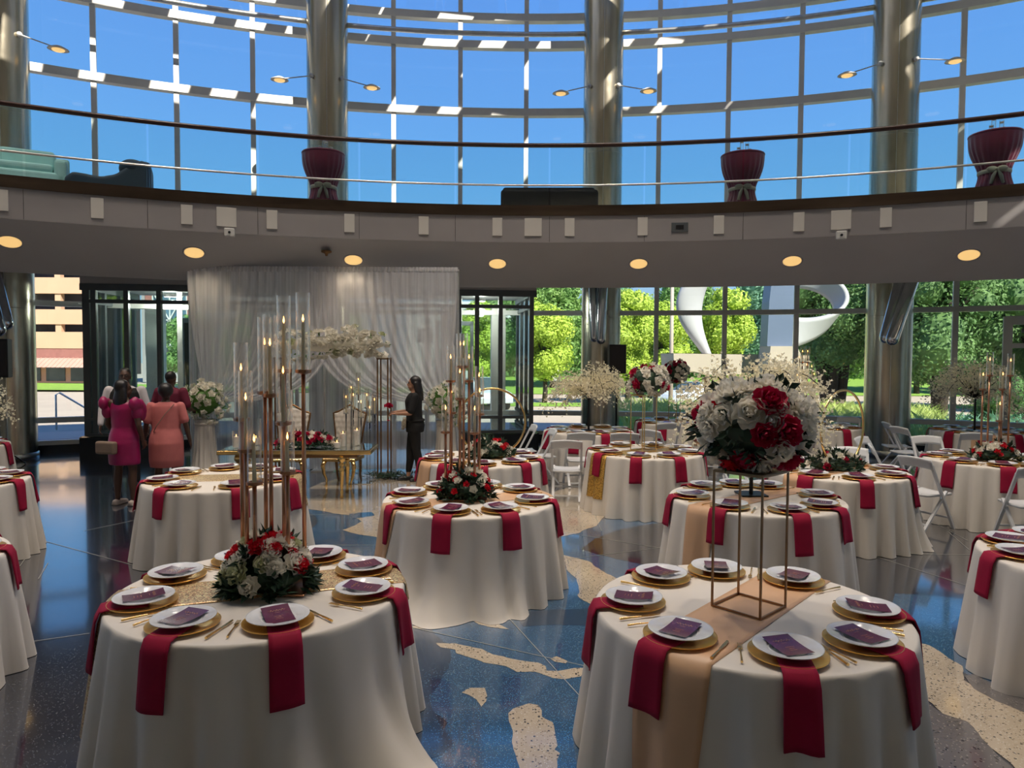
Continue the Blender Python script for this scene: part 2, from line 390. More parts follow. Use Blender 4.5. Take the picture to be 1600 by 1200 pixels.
inlay([(0.269, 4.66), (0.311, 4.703), (0.382, 4.627), (0.365, 4.591), (0.294, 4.618)],M['cream'],12,3,0.012,2)
inlay([(-0.296, 4.182), (-0.253, 4.241), (-0.158, 4.242), (-0.142, 4.15), (-0.144, 4.072), (-0.17, 4.005), (-0.201, 4.093), (-0.248, 4.149)],M['cream'],13,3,0.008,2)
inlay([(-0.012, 3.937), (0.014, 3.988), (0.11, 4.053), (0.163, 4.032), (0.182, 3.969), (0.179, 3.898), (0.237, 3.84), (0.244, 3.709), (0.247, 3.603), (0.231, 3.569), (0.257, 3.536), (0.238, 3.471), (0.224, 3.319), (0.057, 3.318), (0.028, 3.518), (0.009, 3.636), (0.014, 3.743), (-0.006, 3.838)],M['cream'],14,3,0.008,2)
inlay([(3.332, 6.011), (3.83, 5.878), (3.092, 4.667), (3.192, 4.382), (3.473, 4.424), (3.001, 3.81), (2.864, 4.845)],M['blue'],15,1,0.02,3)  # blue terrazzo, partly a bluish reflection put into the floor colour
inlay([(2.898, 4.991), (2.976, 4.918), (2.999, 4.581), (2.878, 4.379), (2.891, 4.303), (2.908, 4.125), (3.095, 3.931), (2.608, 3.298), (2.505, 3.342), (2.528, 3.638), (2.572, 3.865), (2.486, 3.957), (2.493, 4.19)],M['cream'],16,3,0.015,3)
inlay([(2.483, 4.262), (2.486, 3.957), (2.572, 3.865), (2.528, 3.638), (2.505, 3.342), (2.448, 3.089), (1.813, 3.085)],M['greyt'],17,2,0.015,3)
inlay([(2.916, 4.437), (2.998, 4.466), (3.032, 4.305), (3.136, 4.162), (2.998, 3.93), (2.896, 4.108), (2.867, 4.266)],M['greyt'],18,4,0.015,3)
for (x0,y0),(x1,y1) in [[(-0.068, 5.544), (0.435, 4.09)], [(-0.761, 5.204), (0.507, 4.545)], [(0.563, 6.985), (1.656, 7.453)], [(3.504, 7.749), (4.094, 6.234)], [(3.546, 7.244), (5.319, 7.204)], [(-4.716, 6.662), (-5.292, 7.856)], [(-3.565, 4.822), (-3.079, 5.053)], [(-5.111, 7.585), (-3.468, 6.601)], [(-2.19, 7.458), (-1.368, 7.474)], [(-2.601, 8.869), (-1.743, 9.071)], [(0.531, 8.117), (1.64, 7.378)], [(5.145, 8.209), (4.874, 7.388)], [(-4.929, 8.008), (-4.609, 8.582)], [(-4.282, 6.283), (-4.516, 6.769)], [(5.264, 8.793), (5.108, 7.779)], [(1.116, 11.501), (1.056, 8.127)]]:
    b=MB(); b.bar((x0,y0,.0034),(x1,y1,.0034),.007,.0012); b.build("divider_strip",M["zinc"],floor)
# ---------------------------------------------------------------- windows
def window_bay(i0,i1,z0,z1,trans,idx,sill=None,mw=.105,md=.16):
    w=struct(thing('window_%d'%idx,None,None,P((i0+i1)/2*DA,RG,z0),0))
    inv=Matrix.Translation(-w.location)
    def put(mb,nm,mt):
        o=mb.build(nm,mt,w); o.data.transform(inv); return o
    for i in range(i0,i1+1):
        if i==i1 and i1!=21: continue
        a=i*DA; mb=MB(); mb.box(P(a,RG-.02,(z0+z1)/2),(mw,md,z1-z0),-a); put(mb,'mullion',M['frame'])
    for z in trans:
        mb=MB(); mb.arcbox(RG-.14,RG+.04,z,z+(.17 if z0>4 else .11),i0*DA,i1*DA,max(4,(i1-i0)*3)); put(mb,'transom',M['frame'])
    mb=MB(); mb.arcbox(RG+.005,RG+.02,z0,z1,i0*DA,i1*DA,(i1-i0)*3); put(mb,'pane',M['glass'])
    return w
bays=[(-21,-16),(-16,-11),(-11,-7),(-7,-3),(-3,1),(1,5),(5,9),(9,14),(14,21)]  # outermost bays are unseen, added to bring side light onto the cloth folds
k=1
for a,b in bays:
    window_bay(a,b,4.55,CEIL_Z,[4.6,7.75,9.32,9.96,11.6],k); k+=1
for a,b in bays:
    window_bay(a,b,.12,3.76,[.12,.60,3.02],k); k+=1
# curb below glass
mb=MB(); mb.arcbox(RG-.16,RG+.12,0,.14,A0,A1,90); struct(mb.build('baseboard_front',M['granite']))
# rear walls
mb=MB(); mb.arcbox(RG-.05,RG+.3,0,CEIL_Z,A1,2*pi+A0,90); struct(mb.build('wall_rear',M['white_wall'],smooth=False))
# ceiling: solid disc with an added unseen slot, its baffles shaped to throw sun patches on mullions
S0,S1=-14*DA,14*DA
mb=MB(); mb.arcbox(.02,14.2,CEIL_Z,CEIL_Z+.35,0,2*pi,96); mb.arcbox(18.9,RG+.6,CEIL_Z,CEIL_Z+.35,0,2*pi,96)
mb.arcbox(14.2,18.9,CEIL_Z,CEIL_Z+.35,S1,2*pi+S0,60)
ce=struct(mb.build('ceiling',M['white_wall']))
sk=struct(thing('window_19',None,None,P(0,16.5,CEIL_Z)))
rsk=random.Random(12)
for i in range(-14,14):
    a=(i+.3+rsk.uniform(-.15,.15))*DA; bw=rsk.choice((.35,.6,.8,1.15))
    b=MB(); b.box(P(a,16.55,CEIL_Z+.15)-sk.location,(bw,4.8,.3),-a); b.build('sun_baffle',M['whitepaint'],sk)
for r in (15.6,17.3):
    b=MB(); b.arcbox(r-.2,r+.2,CEIL_Z+.0,CEIL_Z+.3,S0,S1,60); o=b.build('sun_baffle',M['whitepaint'],sk); o.data.transform(Matrix.Translation(-sk.location))
# rings round the added fill lamps, out of view
for i,(x,y) in enumerate(FILL_LAMPS):
    b=MB(); b.lathe([(.26,0),(.30,0),(.30,.1),(.26,.1),(.26,0)],20); o=b.build('fill_lamp_ring',M['whitepaint'],ce,(x,y,CEIL_Z-.06))

# ---------------------------------------------------------------- balcony
RB=16.5
BZ=4.65
SE=17.8   # outer end of the sloping soffit
b=MB()
n=110
prof=[(RB,4.01),(RB+.0,4.47),(RB+.25,4.47),(RB+.25,4.53),(RG-.13,4.53),(RG-.13,3.76),(SE+.06,3.76),(SE+.06,3.36),(SE,3.36)]
vs_=[];fs=[]
for i in range(n+1):
    a=-1.5+3.0*i/n
    for r,z in prof: vs_.append(P(a,r,z))
L=len(prof)
for i in range(n):
    for j in range(L): fs.append((i*L+j,(i+1)*L+j,(i+1)*L+(j+1)%L,i*L+(j+1)%L))
fs.append(tuple(range(L))); b.add(vs_,fs)
bal=struct(b.build('balcony',M['plaster']))
b=MB(); b.arcbox(RB-.006,RB+.001,4.015,4.47,-1.5,1.5,110); b.build('fascia_lining',M['fascia'],bal)
b=MB(); b.arcbox(RB-.03,RB+.28,4.47,BZ,-1.5,1.5,110); b.build('edge_band',M['bronze'],bal)
# fascia panel joints
for i in range(-12,13):
    a=i*.099+.02
    b=MB(); b.box(P(a,RB-.007,4.24),(.006,.006,.44),-a); b.build('panel_joint',M['darkgap'],bal)
# panels taped over fascia openings, small housings
def fascia_plate(u,z0,z1,w,m,name,label,cat,group=None,d=.02):
    a=u; b=MB(); b.box((0,0,0),(w,d,z1-z0)); o=b.build(name,m,None,P(a,RB-d/2-.003,(z0+z1)/2),-a); bevel(o,.004); tag(o,label,cat,group); return o
def fang(x,y):  # angle round atrium of a bearing X/Y slope on radius RB
    s=x; A=s*s+1; B=-2*(s*CX+CY); Cc=CX*CX+CY*CY-RB*RB
    Y=(-B+math.sqrt(B*B-4*A*Cc))/2/A; return math.atan2(s*Y-CX,Y-CY)
_pads=[(-0.4912, 0), (-0.4177, 0), (-0.3419, 0), (-0.3061, 1), (-0.2636, 0), (-0.1878, 0), (-0.112, 0), (-0.0349, 0), (0.0028, 1), (0.0412, 0), (0.1171, 0), (0.1941, 0), (0.2711, 0), (0.3099, 1), (0.3494, 0), (0.4272, 0)]
_cams=[-0.3033, 0.3102]
_vent=0.1551
_pd=['at the far left edge','above the left end of the vestibule','left of the drapery top','square one above the motion sensor left of centre','right of the left motion sensor','under the left cocktail table','above the right half of the drapery','above the drapery right end','wide one below the black sofa','right of the wide one below the sofa','left of the dark vent','right of the dark vent','second left of right sensor','square one over right motion sensor','just right of the right sensor','nearest the right edge']
for (u,big),l in zip(_pads,_pd):
    fascia_plate(u,4.12,4.43,.30 if big else .17,M['white_wall'],'cover_plate','small white cover plate on balcony fascia, '+l,'cover plate','cover plates along the balcony fascia')
for u,l in zip(_cams,('left','right')):
    t=thing('motion_sensor','small white box sensor under the fascia on the %s side'%l,'sensor',P(u,RB-.04,4.02),-u,'white sensor boxes on the fascia')
    b=MB(); b.box((0,0,0),(.16,.10,.14)); bevel(b.build('housing',M['whitepaint'],t),.02,3)
    b=MB(); b.cyl((0,-.05,0),(0,-.062,0),.022,.018,14); b.build('lens',M['black'],t)
o=fascia_plate(_vent,4.17,4.33,.28,M['darkframe'],'fascia_vent','dark rectangular recessed vent in the balcony fascia right of centre','vent'); 
b=MB(); b.box((0,-.012,0),(.13,.01,.07)); b.build('vent_core',M['black'],o)

# guard rail
gr=thing('glass_guardrail','curved glass balcony guardrail with dark wooden handrail and steel rail','guardrail',P(0,RB+.15,BZ))
inv=Matrix.Translation(-gr.location)
def arcpts(r,z,a0,a1,n): return [P(a0+(a1-a0)*i/n,r,z) for i in range(n+1)]
b=MB(); b.tube(arcpts(RB+.1,5.71,-1.4,1.4,120),.038,10); o=b.build('handrail',M['wood'],gr,smooth=True); o.data.transform(inv)
b=MB(); b.tube(arcpts(RB+.1,5.02,-1.4,1.4,120),.018,8); o=b.build('lower_rail',M['railsteel'],gr,smooth=True); o.data.transform(inv)
for i in range(-14,14):
    a=i*.099+.02; b=MB(); b.arcbox(RB+.14,RB+.152,BZ,5.68,a+.001,a+.098,5); o=b.build('glass_panel',M['rail_glass'],gr); o.data.transform(inv)
# ---------------------------------------------------------------- downlights in the soffit
def soffit_z(r): return 4.01-.65*(r-RB)/(SE-RB)
dls=[(-7.95,11.18,3.8),(-5.53,12.27,3.8),(-2.96,13.13,3.8),(-.29,13.55,3.8),(2.40,13.45,3.8),(5.13,12.97,3.8),(7.81,12.10,3.8)]
dn=['at the far left of the soffit','above the left end of the drapery','above the middle of the white drapery','just right of the drapery top','left of the steel column pipes','above the white sculpture','at the far right of the soffit']
for (x,y,z_),l in zip(dls,dn):
    k=[q for q in [.8+.0005*i for i in range(700)] if abs(2.048+(z_-2.048)*q-soffit_z(math.hypot(x*q-CX,y*q-CY)))<.004]
    q=k[0] if k else .93; x*=q; y*=q; r=math.hypot(x-CX,y-CY); z=soffit_z(r)
    t=thing('recessed_downlight','glowing warm round downlight '+l,'downlight',(x,y,z),0,'downlights in the balcony soffit')
    t.rotation_euler=(R_(-26.5),0,-math.atan2(x-CX,y-CY))
    b=MB(); b.lathe([(.15,-.002),(.175,-.012),(.18,0)],28); b.build('trim_ring',M['plaster'],t,smooth=True)
    b=MB(); b.lathe([(.152,-.004),(.12,-.001),(0.0001,-.001)],28); b.build('diffuser',M['downlight'],t)
    sl=bpy.data.lights.new('soffit_lamp','SPOT'); so=bpy.data.objects.new('soffit_lamp',sl); COL.objects.link(so); sl.energy=26; sl.color=(1,.80,.55); sl.spot_size=R_(125); sl.spot_blend=.8; sl.shadow_soft_size=.10; so.location=(x,y,z-.05)
b=MB(); b.lathe([(.09,0),(.09,-.03),(.03,-.05),(.02,-.09),(.0001,-.09)],18); o=b.build('ceiling_sprinkler',M['darkgold'],None,(-3.14*1.02,11.92*1.02,3.83),smooth=True); tag(o,'small brass disc fitting on soffit between two downlights','ceiling fitting')

# ---------------------------------------------------------------- steel columns
cl={-7:'big brushed steel column at the left edge by the window',-3:'brushed steel column rising behind the white drapery',1:'middle brushed steel column with two pipes below the balcony',5:'right brushed steel column with slanted pipes and round lamps'}
for i in (-11,-7,-3,1,5,9):
    a=(i+(.14 if i>0 else .06))*DA
    lab=cl.get(i,'brushed steel column beyond the %s edge of the window wall'%('left' if i<0 else 'right'))
    t=thing('steel_column',lab,'column',P(a,RG-.98,0),-a,'round steel columns')
    b=MB(); b.cyl((0,0,0),(0,0,CEIL_Z),.44,.44,48,False); b.build('shaft',M['column'],t,smooth=True)
    for z in (.03,2.9,6.55,9.9):
        b=MB(); b.lathe([(.4405,z-.006),(.444,z-.003),(.444,z+.003),(.4405,z+.006)],48); b.build('joint_ring',M['column'],t,smooth=True)
    b=MB(); b.box((0,-.441,6.3),(.012,.012,12.5)); b.build('seam',M['railsteel'],t)
    b=MB(); b.lathe([(.46,0),(.46,.12),(.441,.13)],48); b.build('base_ring',M['railsteel'],t,smooth=True)
# pipes on columns: two big polished pipes, ends rounded
def pipes(name,pairs,label,r=.19):
    t=thing(name,label,'pipe',pairs[0][0])
    for p0,p1 in pairs:
        p0=Vector(p0)-t.location;p1=Vector(p1)-t.location; d=(p0-p1).normalized()
        pts=[p1+(p0-p1)*(j/6) for j in range(7)]; rad=[r]*7
        for e in range(1,6):
            th=e/5*pi/2; pts.append(p0+d*(r*math.sin(th))); rad.append(max(.002,r*math.cos(th)))
        b=MB(); b.tube(pts,r,24,True,rad); b.build('pipe',M['chrome'],t,smooth=True)
    return t
pipes('pipe_pair',[((1.779, 15.2, 2.447),(1.738, 15.2, 3.849)),((1.892, 15.0, 2.401),(1.932, 15.0, 3.827))],'pair of polished steel pipes hanging down the middle column',.105)
pipes('pipe_pair',[((7.115, 13.4, 2.427),(7.543, 13.6, 3.751)),((7.13, 13.2, 2.386),(7.663, 13.4, 3.727))],'pair of slanted polished steel pipes in front of the right column',.115)
pipes('pipe_pair',[((-9.068, 12.6, 2.578),(-9.431, 12.8, 3.568)),((-8.989, 12.3, 2.453),(-9.316, 12.4, 3.52))],'pair of slanted polished pipes by the left edge column',.12)
# column arm lamps
def arm_lamp(a,side,z,label):
    p=P(a,RG-.98,z); t=thing('arm_spotlight',label,'lamp',p,-a,'spotlights on arms fixed to the columns')
    x0=.40*side
    b=MB(); b.ball((x0*.8,-.36,0),.05,12,8); b.build('mount',M['whitepaint'],t,smooth=True)
    b=MB(); b.tube([(x0*.8,-.36,0),(x0*.8+side*.62,-.62,-.22)],.012,8); b.build('arm',M['whitepaint'],t)
    e=Vector((x0*.8+side*.62,-.62,-.22))
    b=MB(); b.lathe([(.015,.05),(.05,.045),(.14,-.01),(.145,-.025),(.13,-.02)],20,e,1.25,1); b.build('shade',M['whitepaint'],t,smooth=True)
    b=MB(); b.ball(e+Vector((0,0,-.03)),.10,14,8,(1.1,.9,.35)); b.build('bulb',M['downlight'],t,smooth=True)
LD={-7:'left edge column',-3:'column above the drapery',1:'middle column',5:'right column'}
for i in (-7,-3,1,5):
    a=(i+(.14 if i>0 else .06))*DA
    for s in (-1,1): arm_lamp(a,s,7.98,'white arm spotlight on the %s side of the %s'%('left' if s<0 else 'right',LD[i]))
# tube rail running column to column
for (i0,i1),l in zip(((-7,-3),(-3,1),(1,5),(5,9)),('left of the drapery column','between the middle two columns','between middle and right columns','right of the right column')):
    b=MB(); b.tube(arcpts(RG-.98,9.27,(i0+(.14 if i0>0 else .06)+.288)*DA,(i1+(.14 if i1>0 else .06)-.288)*DA,24),.055,10); o=b.build('ring_tube',M['railsteel'],None,smooth=True); tag(o,'horizontal steel ring tube high on window wall '+l,'steel tube','steel ring tubes across the upper glass')

# ---------------------------------------------------------------- vestibule
VA=Vector((-8.44,13.97,0)); VB=Vector((.41,15.06,0)); VD=(VB-VA).normalized(); VN=Vector((-VD.y,VD.x,0)); VL=(VB-VA).length
vt=thing('entrance_vestibule','glass entrance vestibule with dark frame and black granite base behind drapery','vestibule',VA,math.atan2(VD.y,VD.x))
def vp(mb,nm,mt,auto=None): return mb.build(nm,mt,vt,auto=auto)
H_=3.38
for x in (0,.14,.75,1.37,2.0,3.2,4.4,5.6,6.7,7.35,7.75,8.25,VL):
    w=.09 if x not in (0,7.35) else .13
    b=MB(); b.box((x,0,H_/2+.2),(w,.10,H_-.4)); vp(b,'post',M['darkframe'])
for y in (.75,1.5,2.25):
    for x in (0,VL):
        b=MB(); b.box((x,y,H_/2+.2),(.08,.09,H_-.4)); vp(b,'post',M['darkframe'])
for z,h,x0,x1 in ((H_-.02,.13,-.1,VL+.1),(3.08,.07,0,VL),(.73,.06,0,1.37),(.73,.06,7.75,VL),(.42,.06,0,1.37),(.42,.06,7.75,VL)):
    b=MB(); b.box(((x0+x1)/2,0,z),(x1-x0,.14,h)); vp(b,'rail',M['darkframe'])
    for x in (0,VL):
        b=MB(); b.box((x,1.2,z),(.10,2.4,h)); vp(b,'rail',M['darkframe'])
for x0,x1 in ((-.12,1.42),(7.7,VL+.12)):
    b=MB(); b.box(((x0+x1)/2,.05,.19),(x1-x0,.4,.38)); vp(b,'plinth',M['granite'])
for x in (0,VL):
    b=MB(); b.box((x,1.2,.19),(.35,2.4,.38)); vp(b,'plinth',M['granite'])
for x0,x1 in ((0,.75),(.75,1.37),(1.37,2.0),(2,3.2),(3.2,4.4),(4.4,5.6),(5.6,6.7),(6.7,7.35),(7.35,7.75),(7.75,8.25),(8.25,VL)):
    b=MB(); b.box(((x0+x1)/2,0,1.85),(x1-x0-.08,.012,2.95)); vp(b,'glass_pane',M['vglass'])
for x in (0,VL):
    b=MB(); b.box((x,1.2,1.85),(.012,2.3,2.95)); vp(b,'glass_pane',M['vglass'])
b=MB(); b.box((VL/2,1.25,H_+.17),(VL+.2,2.6,.28)); vp(b,'roof_slab',M['plaster'])
# piers and door leaves inside
for x in (.52,8.42):
    b=MB(); b.box((x,2.15,1.6),(.34,.30,3.3)); vp(b,'pier',M['frame'])
b=MB(); b.box((7.15,.6,1.55),(.3,.5,3.1)); vp(b,'pier',M['darkframe'])
def door_leaf(px,py,ang,lab):
    t=link('door_leaf',None,vt,(px,py,0),ang); t['label']=lab
    b=MB()
    for x in (.04,.86): b.box((x,0,1.45),(.08,.06,2.8))
    for z,h in ((.12,.22),(2.8,.1)): b.box((.45,0,z),(.9,.06,h))
    b.build('leaf_frame',M['darkframe'],t)
    b=MB(); b.box((.45,0,1.5),(.76,.012,2.5)); b.build('leaf_glass',M['vglass'],t)
    b=MB(); b.tube([(.78,-.08,.9),(.78,-.08,1.4)],.015,8); b.build('push_handle',M['railsteel'],t)
for lx in (1.2,4.4,7.9):
    l=bpy.data.lights.new('vestibule_lamp','POINT'); lo=bpy.data.objects.new('vestibule_lamp',l); COL.objects.link(lo); l.energy=55; l.color=(1,.93,.84); l.shadow_soft_size=.12
    lo.parent=vt; lo.location=(lx,1.1,3.15)
    b=MB(); b.lathe([(.12,3.33),(.12,3.27),(.10,3.27),(.0001,3.28)],20,(lx,1.1,0)); vp(b,'ceiling_lamp',M['whitepaint'])
door_leaf(1.2,1.7,R_(62),'glass door leaf standing open'); door_leaf(1.9,1.8,R_(8),'closed glass door leaf'); door_leaf(2.85,1.85,R_(0),'closed glass door leaf'); door_leaf(6.9,1.8,R_(0),'closed glass door leaf')
# ================================================================== flowers, leaves
def petal_grid(mb,c,dirv,nrm,L,w,curl,n=3):
    # a cupped petal from c along dirv, bending towards nrm
    d=Vector(dirv).normalized(); nn=Vector(nrm).normalized(); s=d.cross(nn).normalized()
    def f(u,v):
        t=u; ww=w*math.sin(pi*(.12+.80*t))**.8*(1.0)
        x=(v-.5)*2
        p=c+d*(L*t)+nn*(curl*L*t*t+.35*w*x*x*(.4+t))+s*(ww*x)
        return p
    mb.grid(f,n,3 if n>2 else 2)
def rose_mesh(name,m,r,seed,layers=4,hi=True):
    rnd=random.Random(seed); mb=MB()
    for l in range(layers):
        t=(l+.5)/layers; k=3+l*2 if hi else 3+l
        for i in range(k):
            a=2*pi*i/k+l*.7+rnd.uniform(-.2,.2)
            tilt=.25+1.15*t+rnd.uniform(-.12,.12)     # from upright to spread
            d=Vector((math.cos(a)*math.sin(tilt),math.sin(a)*math.sin(tilt),math.cos(tilt)))
            inn=Vector((-math.cos(a)*math.cos(tilt),-math.sin(a)*math.cos(tilt),math.sin(tilt)))
            base=Vector((math.cos(a),math.sin(a),0))*r*.16*t+Vector((0,0,-r*.25*t))
            petal_grid(mb,base,d,inn,r*(.55+.45*t)*rnd.uniform(.9,1.08),r*(.28+.28*t),.45*(1-t)-.18*t,3 if hi else 2)
    me=mb.mesh(name,m,True); return me
ROSE={}
for key,m in (('white','whiterose'),('green','greenrose'),('red','redrose'),('magenta','magrose')):
    ROSE[key]=[rose_mesh(key+'_rose',M[m],1.0,s*7+3) for s in range(3)]
    ROSE[key+'_lo']=[rose_mesh(key+'_rose_small',M[m],1.0,s*5+2,3,False) for s in range(2)]
def orient(n,rnd):
    q=Vector(n).to_track_quat('Z','Y'); return (q.to_matrix().to_4x4()@Matrix.Rotation(rnd.uniform(0,2*pi),4,'Z'))
def put_rose(kind,parent,p,n,r,rnd,name=None,label=None):
    me=rnd.choice(ROSE[kind]); o=bpy.data.objects.new(name or 'rose',me); COL.objects.link(o); o.parent=parent
    o.matrix_local=Matrix.Translation(p)@orient(n,rnd)@Matrix.Diagonal((r,r,r,1))
    if label: o['label']=label
    return o
def leaf_quad(mb,p,d,up,L,w):
    d=Vector(d).normalized(); s=d.cross(Vector(up)); 
    if s.length<1e-3: s=d.cross(Vector((1,0,0)))
    s.normalize(); n=s.cross(d)
    p=Vector(p)
    mb.add([p,p+d*L*.45+s*w*.5-n*w*.12,p+d*L,p+d*L*.45-s*w*.5-n*w*.12,p+d*L*.5+n*w*.08],[(0,1,4),(1,2,4),(2,3,4),(3,0,4)])
def rdir(rnd,zlo=-1):
    while True:
        v=Vector((rnd.uniform(-1,1),rnd.uniform(-1,1),rnd.uniform(zlo,1)))
        if .05<v.length<1: return v.normalized()
def foliage(parent,pts,rnd,m,L=.06,w=.03,per=8,name='foliage',core=None,spread=.02):
    mb=MB()
    if core:
        for c,r,sc in core: mb.ball(c,r,12,8,sc)
    for p,n in pts:
        for i in range(per):
            d=(Vector(n)+rdir(rnd)*.9).normalized(); leaf_quad(mb,Vector(p)+rdir(rnd)*spread,d,rdir(rnd),L*rnd.uniform(.7,1.3),w*rnd.uniform(.7,1.2))
    return mb.build(name,m,parent,smooth=False)
def flower_ball(t,c,R,rnd,n,rad,mix,lo=False,sq=.85,leafm='leaf'):
    """dense ball of roses round centre c"""
    pts=[]
    for i in range(n):
        z=1-2*(i+.5)/n; a=i*2.39996; s=math.sqrt(1-z*z); pts.append(Vector((s*math.cos(a),s*math.sin(a),z)))
    fp=[]
    for q in pts:
        q2=(q+rdir(rnd)*.12).normalized(); kind=rnd.choices([k for k,_ in mix],[w for _,w in mix])[0]
        r=rad*rnd.uniform(.82,1.15)*(1 if kind!='red' else .9)
        p=Vector(c)+Vector((q2.x*R,q2.y*R,q2.z*R*sq))*(rnd.uniform(.86,1.04)-rad/R*.35)
        if kind=='leaf': fp+= [(p,q2)]*2; continue
        put_rose(kind+('_lo' if lo else ''),t,p,q2,r,rnd); fp.append((Vector(c)+(p-Vector(c))*.86,q2))
    foliage(t,fp,rnd,M[leafm],L=R*.22,w=R*.10,per=4 if not lo else 2,core=[(c,R*.72,(1,1,sq))],spread=R*.12)
def mound(t,rx,ry,h,rnd,n,rad,mix,lo=False,leafm='leaf'):
    """low oval arrangement lying on a table, in the frame of t"""
    fp=[]; placed=0
    for i in range(n):
        a=i*2.39996+rnd.uniform(-.3,.3); q=math.sqrt((i+.5)/n)
        x=rx*q*math.cos(a); y=ry*q*math.sin(a); z=h*math.sqrt(max(0.02,1-q*q*.92))
        nn=Vector((x/rx*.9,y/ry*.9,.35+ (1-q)*.9)).normalized(); kind=rnd.choices([k for k,_ in mix],[w for _,w in mix])[0]
        p=Vector((x,y,max(rad*.75,z-rad*.3+rnd.uniform(-.01,.02))))
        if kind=='leaf': fp+=[(p*.96,nn)]*3; continue
        put_rose(kind+('_lo' if lo else ''),t,p,nn,rad*rnd.uniform(.8,1.2)*(1 if kind!='red' else .8),rnd); fp.append((Vector((p.x*.9,p.y*.9,p.z*.7)),nn))
    for i in range(n):
        a=rnd.uniform(0,2*pi); fp.append((Vector((rx*.9*math.cos(a),ry*.9*math.sin(a),.03)),Vector((math.cos(a),math.sin(a),.35))))
    fp=[(Vector((p.x,p.y,max(p.z,.035))),n_) for p,n_ in fp]
    foliage(t,fp,rnd,M[leafm],L=.085,w=.034,per=4 if not lo else 3,core=[((0,0,h*.30),1,(rx*.8,ry*.8,h*.30))],spread=.02)

# ================================================================== table linen
TZ=.765; TR=.762
class Cloth:
    def __init__(s,seed,flares=(),lift=0.0):
        rnd=random.Random(seed); s.f=flares; s.nf=rnd.choice([19,21,23]); s.ph=[rnd.uniform(0,2*pi) for _ in range(6)]
    def r(s,th,d):      # radius at angle, d = drop 0..1
        k=d**.85
        fold=math.sin(s.nf*th+s.ph[0]+1.6*math.sin(2*th+s.ph[1])+.8*math.sin(5*th+s.ph[2]))
        fold=(fold+.28*math.sin(2*(s.nf*th+s.ph[0]+1.6*math.sin(2*th+s.ph[1])+.8*math.sin(5*th+s.ph[2]))+.9))*(.86+.14*math.sin(3*th+s.ph[3]))
        r=TR+.004+.085*k+.040*(d**.6)*fold*(.55+.75*d)+.012*k*math.sin(4*th+s.ph[4])
        for a,w,amp in s.f:
            q=math.atan2(math.sin(th-a),math.cos(th-a))/w
            r+=amp*math.exp(-q*q)*(d**4.5)
        return r
    def pt(s,th,drop,off=0.0):   # drop in metres below the rim
        d=min(1,max(0,drop/TZ)); r=s.r(th,d)+off
        return Vector((r*math.cos(th),r*math.sin(th),TZ-drop))
def tablecloth(name_label,cat,x,y,cloth,m='cloth',loc_z=0):
    mb=MB(); n=200; lv=[0,.01,.025,.05,.1,.18,.28,.4,.52,.64,.74,.82,.89,.95,.985,1.0]
    vs_=[];fs=[]
    for r in (.0,.3,.6,.72,.752):
        for k in range(n):
            a=2*pi*k/n; vs_.append((r*math.cos(a),r*math.sin(a),TZ))
    for d in lv:
        for k in range(n):
            a=2*pi*k/n; z=d*TZ
            p=cloth.pt(a,z); 
            if d==0: p=Vector((.760*math.cos(a),.760*math.sin(a),TZ-.002))
            if d==.01: p=Vector((.766*math.cos(a),.766*math.sin(a),TZ-.010))
            vs_.append((p.x,p.y,max(.004,p.z)))
    L=5+len(lv)
    for i in range(L-1):
        for k in range(n): fs.append((i*n+k,i*n+(k+1)%n,(i+1)*n+(k+1)%n,(i+1)*n+k))
    mb.add(vs_,fs); o=mb.build('tablecloth',M[m],None,(x,y,0),smooth=True)
    return tag(o,name_label,cat)
def strip(cloth,phi,s0,half,hang0,hang1,off,mb,start=None,taper=0.0,nt=10,seed=0):
    """band of fabric crossing the table top in direction phi with lateral shift s0; hangs by hang0 / hang1 over the two rims.
       start: where along phi the band begins (None: other rim)"""
    u=Vector((math.cos(phi),math.sin(phi),0)); v=Vector((-u.y,u.x,0))
    def line(t):
        lat=s0+half*t; X=math.sqrt(max(0,(TR-.0)**2-lat*lat)); pts=[]
        def hangpts(sign,hang):
            q=[]
            for j in range(11):
                dr=hang*j/10
                lat2=s0+half*t*(1-taper*dr/max(.01,hang))
                X2=math.sqrt(TR*TR-lat2*lat2); th=math.atan2((u*X2*sign+v*lat2).y,(u*X2*sign+v*lat2).x)
                o_=off if j else off*.8
                p=cloth.pt(th,dr+ .006 if j else 0,o_+.004*(dr>0))
                if j==0: p=Vector((math.cos(th)*(TR+off*.6),math.sin(th)*(TR+off*.6),TZ+off*.7))
                q.append(p)
            return q
        a=hangpts(1,hang1)
        if start is None:
            b_=hangpts(-1,hang0); b_.reverse(); pts=b_; x0=-X
        else: x0=start
        for j in range(13):
            xx=x0+(X-x0)*j/12
            if (start is None and j==0) or j==12: continue
            p=u*xx+v*lat; pts.append(Vector((p.x,p.y,TZ+off)))
        return pts+a
    rows=[line(-1+2*i/nt) for i in range(nt+1)]
    w=len(rows[0]); vs_=[p for r in rows for p in r]; fs=[]
    for i in range(nt):
        for j in range(w-1): fs.append((i*w+j,(i+1)*w+j,(i+1)*w+j+1,i*w+j+1))
    mb.add(vs_,fs)
def runner(x,y,cloth,phi,half,h0,h1,m,label,s0=0,taper=.0):
    mb=MB(); strip(cloth,phi,s0,half,h0,h1,.004,mb,taper=taper,nt=12)
    o=mb.build('table_runner',M[m],None,(x,y,0),smooth=True)
    sd=o.modifiers.new('thick','SOLIDIFY'); sd.thickness=.002; sd.offset=1
    return tag(o,label,'table runner')
